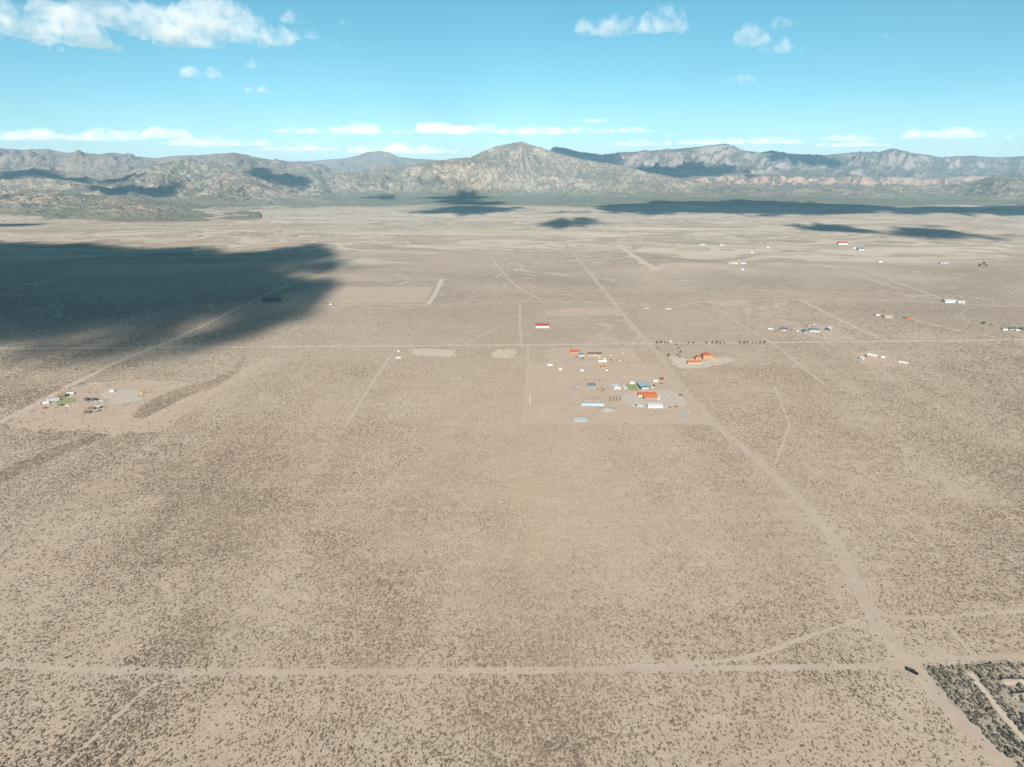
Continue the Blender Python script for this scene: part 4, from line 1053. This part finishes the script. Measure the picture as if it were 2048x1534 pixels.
for i in range(5):
    g = G(1172 + 9.5 * i, 762)
    o = MB().prism([(-.9, 0), (.9, 0), (.3, .4), (-.3, .4)], -8, 8, 'y').build('planting_ridge', mat('ridge_clay', (0.38, 0.26, 0.17), .95)); o.location = (g.x, g.y + 4, .15); o.rotation_euler = (0, 0, R(4))
    tag(o, 'orange clay planting ridge, %s from the left above the bright blue tarpaulin' % ordn[i], 'garden bed', 'clay planting ridges')
mound('gravel_pile', 'broad grey gravel heap below the long pale greenhouse', 'gravel heap', 1216, 824, 21, 17, 3.2, soil_material('gravel_heap', (0.24, 0.23, 0.215), (0.30, 0.285, 0.26), 1 / 2), 2, flat=1.4)
mound('dirt_pile', 'small brown dirt heap above the white plastic sheet', 'dirt heap', 1161, 831, 7, 5, 1.8, mat('brown_dirt', (0.25, 0.16, 0.09), .95), 3)
for i in range(4): tank('water_tank', 'white water tank, %s from the top in the column left of the red field' % ordn[i], 1060, 793 + 5 * i, 1.0, 1.3, 'lgrey', 'white water tanks')
junk('scrap_heap', 'white and dark scrap heap left of the long white building', 'scrap', 1278, 815, 16, 11, ['white', 'dgrey', 'lgrey', 'plastic'], 1)
junk('scrap_heap', 'brown scrap heap right of the long white building', 'scrap', 1347, 816, 13, 8, ['brown', 'grey', 'rust', 'wood'], 2)
for i, (x, y) in enumerate(((1196, 779), (1203, 777), (1208, 780), (1204, 782.5))):
    o = MB().cyl((0, 0, 0), 1.0, 1.1, 12).build('livestock_tub', pm('dgrey')); o.location = G(x, y) + Vector((0, 0, .02)); tag(o, 'dark round livestock tub, %s of four right of the bright blue tarpaulin' % ('leftmost', 'topmost', 'rightmost', 'lowest')[i], 'tub', 'livestock tubs')

# ------------------------------------------------------------------ neighbours above it
gable('small_house', 'small house with red orange roof left in the upper homestead', 'house', 1150, 707, 14, 8, 2.8, 2.2, 'stucco', 'redtile', 0, 'x', [(0, 1, 2, 'brown')], [(-.6, .9, 1.4, 1.2), (.6, .9, 1.4, 1.2)])
shed('blue_shed', 'blue roofed shed right below the red orange roofed house', 'shed', 1163, 712.5, 7.5, 7, 2.2, 1.0, 'lgrey', 'blue')
gable('long_house', 'long pinkish house with brown roof in the upper homestead', 'house', 1190, 712, 21, 8.5, 2.8, 2.2, 'pinkish', 'brown', -4, 'x', [(-.1, 1, 2, 'white')], [(-.7, .9, 1.6, 1.2), (-.4, .9, 1.6, 1.2), (.35, .9, 1.6, 1.2), (.7, .9, 1.6, 1.2)])
trailer('camper', 'tan camper trailer in front of the long brown roofed house', 'trailer', 1199, 718, 10, 'tan')
trailer('camper', 'long white camper lowest in the upper homestead', 'trailer', 1205, 725, 12.5, 'white', 0, 2.6, 3.2)
trailer('camper', 'short white camper right behind the long white one', 'trailer', 1211, 720, 5.0, 'white', 80)
junk('scrap_heap', 'rust red scrap heap right of the campers', 'scrap', 1226, 722, 14, 9, ['rust', 'red', 'brown', 'white'], 4)
car('parked_van', 'white van right of the rust red scrap heap', 1239, 722, 'white', 85, 5.4, 'car', None, 'van')
car('parked_car', 'white car behind the rust red scrap heap', 1222, 711, 'white', 10)
car('parked_car', 'white car farthest right in the upper homestead', 1247, 707, 'white', 70)
car('parked_car', 'dark red car left below the blue roofed shed', 1154, 715, 'red', 15)
trailer('flat_trailer', 'dark trailer below the blue roofed shed', 'trailer', 1164, 718, 5.5, 'dgrey', -20, 2.2, 1.9)
shed('shipping_container', 'white shipping container alone left of the upper homestead', 'container', 1100, 731.5, 7.2, 2.6, 2.6, .05, 'white', 'lgrey')
shed('white_hut', 'small white hut right below the lone shipping container', 'hut', 1121, 740, 3.6, 3, 2.2, .3, 'white', 'white', 0, [(0, .9, 1.9, 'lgrey')])
shed('white_hut', 'small white hut in the middle of the bare lower yard', 'hut', 1164, 742.5, 4.4, 3.4, 2.3, .3, 'white', 'lavender', 0, [(0, .9, 1.9, 'lgrey')])
shed('orange_shelter', 'orange animal shelter on the bare yard above the clay ridges', 'shelter', 1207, 737, 7.5, 4, 2.2, .6, 'stucco', 'orange')
shed('white_hut', 'tiny blue roofed hut right beside the orange animal shelter', 'hut', 1213.5, 741.5, 3, 2.6, 2.0, .3, 'white', 'blue')

# ------------------------------------------------------------------ orange compound
r_ = hip('orange_house', 'tall orange house with red hipped roof, largest of the orange compound', 'house', 1415, 718.5, 13.5, 10, 6.2, 3.4, 'stucco', 'redtile', 6, [(.5, 1.6, 2.3, 'brown')], [(-.7, 3.9, 1.0, 1.3), (-.35, 3.9, 1.0, 1.3), (0, 3.9, 1.0, 1.3), (.35, 3.9, 1.0, 1.3), (.7, 3.9, 1.0, 1.3), (-.5, 1.0, 1.2, 1.4), (0, 1.0, 1.2, 1.4)])
MB().box(6.75, 11, -3.5, 3.0, 0, 3.0).build('annexe', pm('stucco'), r_)
MB().box(-1, 1, -1, 1, 8.4, 10.2).build('cupola', pm('redtile'), r_)
hip('orange_annex', 'middle orange building with red hipped roof in the compound', 'house', 1397, 720, 7.5, 7, 4.2, 2.6, 'stucco', 'redtile', 6, [(0, 1.4, 2.2, 'brown')], [(-.6, 1.2, .9, 1.2), (.6, 1.2, .9, 1.2)])
gable('orange_stable', 'long low orange building in front of the compound', 'stable', 1389, 728, 19, 6.5, 2.6, 1.9, 'cream', 'orange', 4, 'x', [(-.6, 1.2, 2, 'brown'), (0, 1.2, 2, 'brown'), (.6, 1.2, 2, 'brown')])
trailer('camper', 'white trailer behind the tree row at the road', 'trailer', 1341, 685, 4.8)

# ------------------------------------------------------------------ far scattered ranches
gable('red_roof_barn', 'white barn with red roof alone on the middle plain', 'barn', 1085, 656, 24, 11, 4.2, 3.0, 'white', 'red', 0, 'x', [(-.2, 3, 3, 'lgrey'), (.5, 3, 3, 'lgrey')])
trailer('house_trailer', 'left of two white house trailers beyond the dirt road', 'trailer', 1293, 618.5, 9.5, 'lavender')
trailer('house_trailer', 'right of two white house trailers beyond the dirt road', 'trailer', 1337, 619.5, 13, 'cream')
trailer('house_trailer', 'white trailer by the bare patches left of the upper homestead', 'trailer', 797, 717.5, 7.5)
shed('white_hut', 'tiny white hut above the lone trailer by the cross road', 'hut', 797, 703.5, 2.8, 2.4, 2, .3, 'white', 'white')
shed('field_hut', 'small pale hut at the lower left corner of the bare red field', 'hut', 661, 609.5, 5, 4, 2.4, .4, 'white', 'grey')
shed('shipping_container', 'pale blue container in the cloud shade by the road bend', 'container', 516, 607, 12, 3, 2.8, .05, 'paleblue', 'paleblue')
gable('dark_barn', 'long dark barn in the cloud shade by the road bend', 'barn', 543, 603, 36, 12, 4.5, 2.5, 'dgrey', 'navy', 4)
junk('scrap_heap', 'red and white scrap before the dark barn in the cloud shade', 'scrap', 537, 606, 18, 9, ['red', 'white', 'rust', 'lgrey'], 9)
shed('shade_hut', 'pale hut deep in the cloud shade left of the road', 'hut', 532, 571, 10, 6, 3, .5, 'lgrey', 'lgrey')
# right ranch cluster
trailer('house_trailer', 'white house trailer at the left end of the slate roofed ranch', 'trailer', 1541, 659.5, 9, 'white')
gable('ranch_shed', 'grey gabled shed second from the left at the slate roofed ranch', 'shed', 1567, 661.5, 11, 8, 3, 2, 'grey', 'dgrey', -25, 'x', [(.3, 2, 2.2, 'white')])
car('parked_car', 'olive dark car below the grey gabled shed', 1551, 664, 'dgrey', 8)
hip('ranch_house', 'left smaller slate roofed house of the right ranch', 'house', 1613, 665, 8.5, 9, 3.2, 2.6, 'slate', 'slate', 8, [(0, 1, 2, 'white')], [(-.6, 1, 1.2, 1.2), (.6, 1, 1.2, 1.2)])
hip('ranch_house', 'right larger slate roofed house of the right ranch', 'house', 1629, 664, 18, 11, 3.2, 3.2, 'lgrey', 'slate', -12, [(0, 1, 2, 'white')], [(-.7, 1, 1.4, 1.2), (-.3, 1, 1.4, 1.2), (.5, 1, 1.4, 1.2)])
car('parked_car', 'white car in front of the left slate roofed house', 1610, 667.5, 'white', 60)
car('parked_van', 'pale blue van left of the slate roofed houses', 1603, 665.5, 'paleblue', 20, 5.4, 'car', None, 'van')
tank('water_tank', 'white water tank left of the pale blue van', 1595, 663, 1.4, 2.2, 'white')
shed('dark_shed', 'dark shed with pale roof edge behind the slate roofed houses', 'shed', 1629, 653.5, 8.5, 4, 2.4, .6, 'brown', 'white', -18)
shed('tan_shed', 'small tan shed behind the slate roofed houses', 'shed', 1618, 653.5, 5.5, 4, 2.4, .4, 'tan', 'tan')
gable('ranch_barn', 'white and dark barn at the right end of the slate roofed ranch', 'barn', 1662, 660.5, 11, 9, 3.2, 2.4, 'dgrey', 'lgrey', 35, 'x', [(0, 2.4, 2.4, 'white')])
junk('scrap_heap', 'dark red scrap strewn right below the slate roofed houses', 'scrap', 1639, 671, 16, 12, ['red', 'brown', 'white', 'dgrey'], 12)
# white gabled house on its pad
gable('white_gable_house', 'white roofed gabled house on the bare pad right of centre', 'house', 1753, 717, 9.5, 13, 3.4, 2.2, 'pinkish', 'white', 32, 'y', [(-.1, 1.2, 2.2, 'brown')], [(.55, 1, 1.4, 1.2)])
shed('lean_to', 'low pale lean-to right beside the white roofed gabled house', 'shed', 1766, 716, 6.5, 3, 2, .3, 'white', 'white')
shed('white_box_shed', 'small pale shed with dark doorway at the pad left edge', 'shed', 1724, 719, 6, 4.5, 3, .4, 'paleblue', 'white', 0, [(-.2, 1.8, 2.2, 'black')])
trailer('stock_trailer', 'white trailer parked diagonally at the lower right of the pad', 'trailer', 1806, 727, 12, 'white', -38)
car('parked_car', 'white car at the lower end of the diagonal trailer', 1814, 727.5, 'white', -40)
# tan ranch and others on the right
shed('white_hut', 'white hut left of the tan roofed ranch house', 'hut', 1756, 631.5, 7, 4, 2.6, .4, 'white', 'lgrey')
gable('ranch_house', 'tan ranch house at the end of the long pale driveway', 'house', 1777, 636, 15, 9, 3, 2.2, 'cream', 'tan', 0, 'x', [(0, 1, 2, 'brown')], [(-.6, 1, 1.6, 1.2), (.6, 1, 1.6, 1.2)])
shed('orange_container', 'orange container at the head of the long pale driveway', 'container', 1817, 638, 9, 4, 2.8, .1, 'orange', 'orange', -10)
car('parked_car', 'dark blue car left of the orange container', 1808, 635.5, 'navy', 15)
gable('long_barn', 'long white walled barn with grey roof near the right edge', 'barn', 1902, 605.5, 25, 14, 4, 2.6, 'white', 'lgrey', 0, 'x', [(-.5, 3, 3, 'lgrey'), (.3, 3, 3, 'lgrey')])
gable('white_stable', 'low white stable right of the long grey roofed barn', 'stable', 1923, 607, 15, 7, 3, 1.6, 'pinkish', 'white', 0, 'x', [(0, 2, 2.2, 'brown')])
shed('ranch_shed', 'grey and white shed at the left end of the right edge ranch', 'shed', 2011, 660.5, 9, 5, 2.6, .5, 'white', 'grey')
gable('dark_house', 'dark roofed house in the middle of the right edge ranch', 'house', 2025, 660.5, 11, 7, 2.8, 1.8, 'grey', 'dgrey', 0)
trailer('house_trailer', 'white house trailer beside the dark roofed house at the right edge', 'trailer', 2036, 662, 8, 'white')
gable('dark_barn', 'dark barn cut by the right edge of the picture', 'barn', 2047, 661, 8, 7, 3, 2, 'dgrey', 'dgrey', 0)
# far ranches near the back of the plain
gable('far_ranch_house', 'tan ranch house far out where the pale strip joins the far road', 'house', 1471, 528, 32, 13, 4, 3, 'cream', 'tan', 0, 'x', [(.7, 4, 3, 'black')])
shed('far_barn', 'lavender white barn right next to the far tan ranch house', 'barn', 1487, 528, 16, 10, 4.5, 1, 'lavender', 'lavender')
shed('far_hut', 'pale hut left next to the far tan ranch house', 'hut', 1459, 527.5, 9, 7, 3.5, .6, 'lavender', 'white')
shed('far_hut', 'white hut standing alone below the far tan ranch house', 'hut', 1485, 540, 7, 6, 3.2, .5, 'white', 'white')
shed('far_hut', 'white hut upper right of the far tan ranch house', 'hut', 1504, 506, 9, 7, 4, .6, 'white', 'white')
shed('far_hut', 'lone pale hut right of the pair of far huts', 'hut', 1536, 496, 10, 7, 4, .6, 'white', 'white')
shed('far_barn', 'pale yellow barn on the farthest road left of the ranch houses', 'barn', 1444, 491, 18, 10, 4, .8, 'cream', 'cream')
shed('far_barn', 'grey barn at the left end of the farthest ranch row', 'barn', 1405, 490, 22, 10, 4, .8, 'lgrey', 'grey')
gable('far_red_house', 'far white house with red roof below the ragged cloud shadow', 'house', 1686, 489, 36, 16, 6, 5, 'white', 'red', 0)
gable('far_grey_barn', 'blue grey barn right below the far red roofed house', 'barn', 1723, 501, 22, 16, 6, 3, 'paleblue', 'slate', 0)
shed('far_hut', 'tiny white hut between the far red house and the blue grey barn', 'hut', 1709, 497, 8, 6, 4, .5, 'white', 'white')
shed('far_hut', 'lone white hut on the right plain below the blue grey barn', 'hut', 1761, 525, 11, 7, 3.6, .5, 'white', 'white')
for i, x in enumerate((1883, 1888.5, 1894)):
    shed('far_hut', '%s of three pale blue huts standing close on the right plain' % ('left', 'middle', 'right')[i], 'hut', x, 528, 6.5, 8, 5, .8, 'lavender', 'paleblue', 0, (), (), 'three pale huts')
# ------------------------------------------------------------------ left homestead
trailer('camper', 'white camper lowest in the diagonal row at the left homestead', 'trailer', 92, 808, 7, 'white', 14)
trailer('house_trailer', 'long grey white house trailer by the lawn at the left homestead', 'trailer', 106, 803, 14, 'lavender', 30, 4, 3.6)
gable('brown_shed', 'brown gabled shed behind the long trailer at the left homestead', 'shed', 123, 795, 8, 7, 2.8, 1.8, 'brown', 'wood', 20)
trailer('camper', 'white camper uppermost in the row at the left homestead', 'trailer', 139, 789.5, 10, 'white', 10)
o = MB().box(-7, 7, -4, 4, 0, .25).build('concrete_slab', pm('grey')); o.location = G(127, 799.5) + Vector((0, 0, .02)); o.rotation_euler = (0, 0, R(12)); tag(o, 'bare grey concrete slab between lawn and brown shed', 'slab')
car('parked_car', 'dark car left of two below the left lawn', 119, 811.5, 'dgrey', 8)
car('parked_car', 'black car right of two below the left lawn', 126, 811, 'black', 12)
car('parked_van', 'white van below the right end of the left lawn', 135, 812, 'white', 15, 5.4, 'car', None, 'van')
car('parked_pickup', 'red pickup truck lowest left at the left homestead', 91, 817, 'red', 10, 5.6, 'pickup', None, 'truck')
shed('dark_shed', 'left of two dark sheds right of the left lawn', 'shed', 172, 802, 5, 4, 2.6, .4, 'dgrey', 'dgrey', -20)
shed('dark_shed', 'right of two dark sheds right of the left lawn', 'shed', 185, 802.5, 5.5, 4, 2.6, .4, 'dgrey', 'dgrey', -20)
junk('scrap_heap', 'grey scrap row right of the two dark sheds', 'scrap', 199, 804, 13, 9, ['grey', 'lgrey', 'steel', 'plastic'], 21)
shed('pen_shelter', 'brown shelter in the pens at the left homestead', 'shelter', 183, 819.5, 6.5, 3.5, 2.2, .5, 'brown', 'wood', 12)
shed('pen_shelter', 'white roofed shelter right of the brown one in the pens', 'shelter', 194, 817.5, 6.5, 3.5, 2.2, .5, 'dgrey', 'white', 12)
shed('pen_shelter', 'dark shelter lowest left in the pens', 'shelter', 174, 827, 6, 3, 2, .4, 'brown', 'brown', 10)
shed('pen_shelter', 'tiny dark shelter lowest right in the pens', 'shelter', 194, 823.5, 3.5, 2.5, 1.8, .3, 'brown', 'cream', 10)
shed('white_hut', 'white hut alone at the top of the left clearing', 'hut', 224, 784.5, 5, 3, 2.4, .3, 'white', 'white', 5)
o = MB().box(-2.2, 2.2, -1.2, 1.2, 0, 1.5).box(-1.2, .3, -.9, .9, 1.5, 2.6).build('yellow_loader', pm('yellow')); o.location = G(284, 787) + Vector((0, 0, .02)); tag(o, 'yellow loader parked at the right end of the left clearing', 'loader')
root = empty('flatbed_trailer', G(249, 807), R(-16), 'long pale flatbed trailer on the right side of the left clearing', 'trailer')
MB().box(-6.5, 6.5, -1.2, 1.2, .8, 1.0).build('deck', pm('cream'), root)
for x in (-3, -1.8, 5):
    for sy in (-1, 1): MB().cyl((x, sy * 1.0 - .12, .4), .4, .24, 10, 'y').build('wheel', pm('tyre'), root)
for i in range(5): 
    o = MB().box(-.12, .12, -.12, .12, 0, 2.2).build('corral_post', pm('brown')); o.location = G(169 + 1.8 * i, 817 + (i % 2) * 2.5); tag(o, 'wooden corral post, %s from the left beside the brown pen shelter' % ordn[i], 'post', 'corral posts')

# ------------------------------------------------------------------ earth berms by the lower right corner
def berm(label, px0, px1, py, w, h, seed):
    a, b = G(px0, py), G(px1, py); L = (b - a).length; n, k = 60, 14
    u = np.linspace(-.5, .5, n); v_ = np.linspace(-1, 1, k); X_, Y_ = np.meshgrid(u * L, v_)
    prof = np.clip(1 - np.abs(Y_) ** 1.6, 0, 1); ends = np.clip((.5 - np.abs(X_ / L)) * 9 - 0.8 * (fbm(X_ / 3 + seed, Y_ * 2, 2) - .3), 0, 1)
    Z_ = prof * h * ends * (0.75 + .5 * fbm(X_ / 4 + seed, Y_ * 1.2, 3)) - .05
    Yw = Y_ * w / 2 + 1.2 * (fbm(X_ / 9 + seed, X_ * 0, 2) - .5)
    o = grid_mesh('earth_berm', X_, Yw, Z_, M_BERM); m_ = (a + b) / 2; o.location = (m_.x, m_.y, 0.03)
    tag(o, label, 'berm')
berm('upper of two long pale earth berms at the lower right edge', 1996, 2085, 1363, 5.0, 1.7, 1)
berm('lower of two long pale earth berms at the lower right edge', 2020, 2090, 1392, 5.0, 1.7, 4)

# ------------------------------------------------------------------ junipers scattered at the foot of the hills
JC = crown_mesh('juniper_leaves', 21, 2.2, 3.6, .3, 60); JC.materials.append(M_JUN)
o0 = empty('juniper_tree', G(1745, 412), 0, 'dark juniper at the edge of the far woods beyond the right plain', 'tree')
jc = bpy.data.objects.new('crown', JC); COL.objects.link(jc); jc.parent = o0
jt = bpy.data.objects.new('trunk', TRUNK); COL.objects.link(jt); jt.parent = o0
n = 26000
jy = RNG.uniform(3900, 9800, n); jx = RNG.uniform(-.85, .85, n) * jy
f_ = fbm(jx / 500, jy / 500, 5, .6); left = sstep(-.1, -.5, jx / jy)
lim = 7000 - left * 2500 - 1500 * (f_ - .5) + 400 * sstep(.1, .5, jx / jy)
pr_ = sstep(-500, 900, jy - lim) * sstep(.38, .58, fbm(jx / 90 + 7, jy / 90, 3))
k = RNG.uniform(0, 1, n) < pr_
scatter_object('juniper_woodland', jx[k], jy[k], plain_h(jx[k], jy[k]) - .3, RNG.uniform(.8, 1.9, k.sum()), [jc])
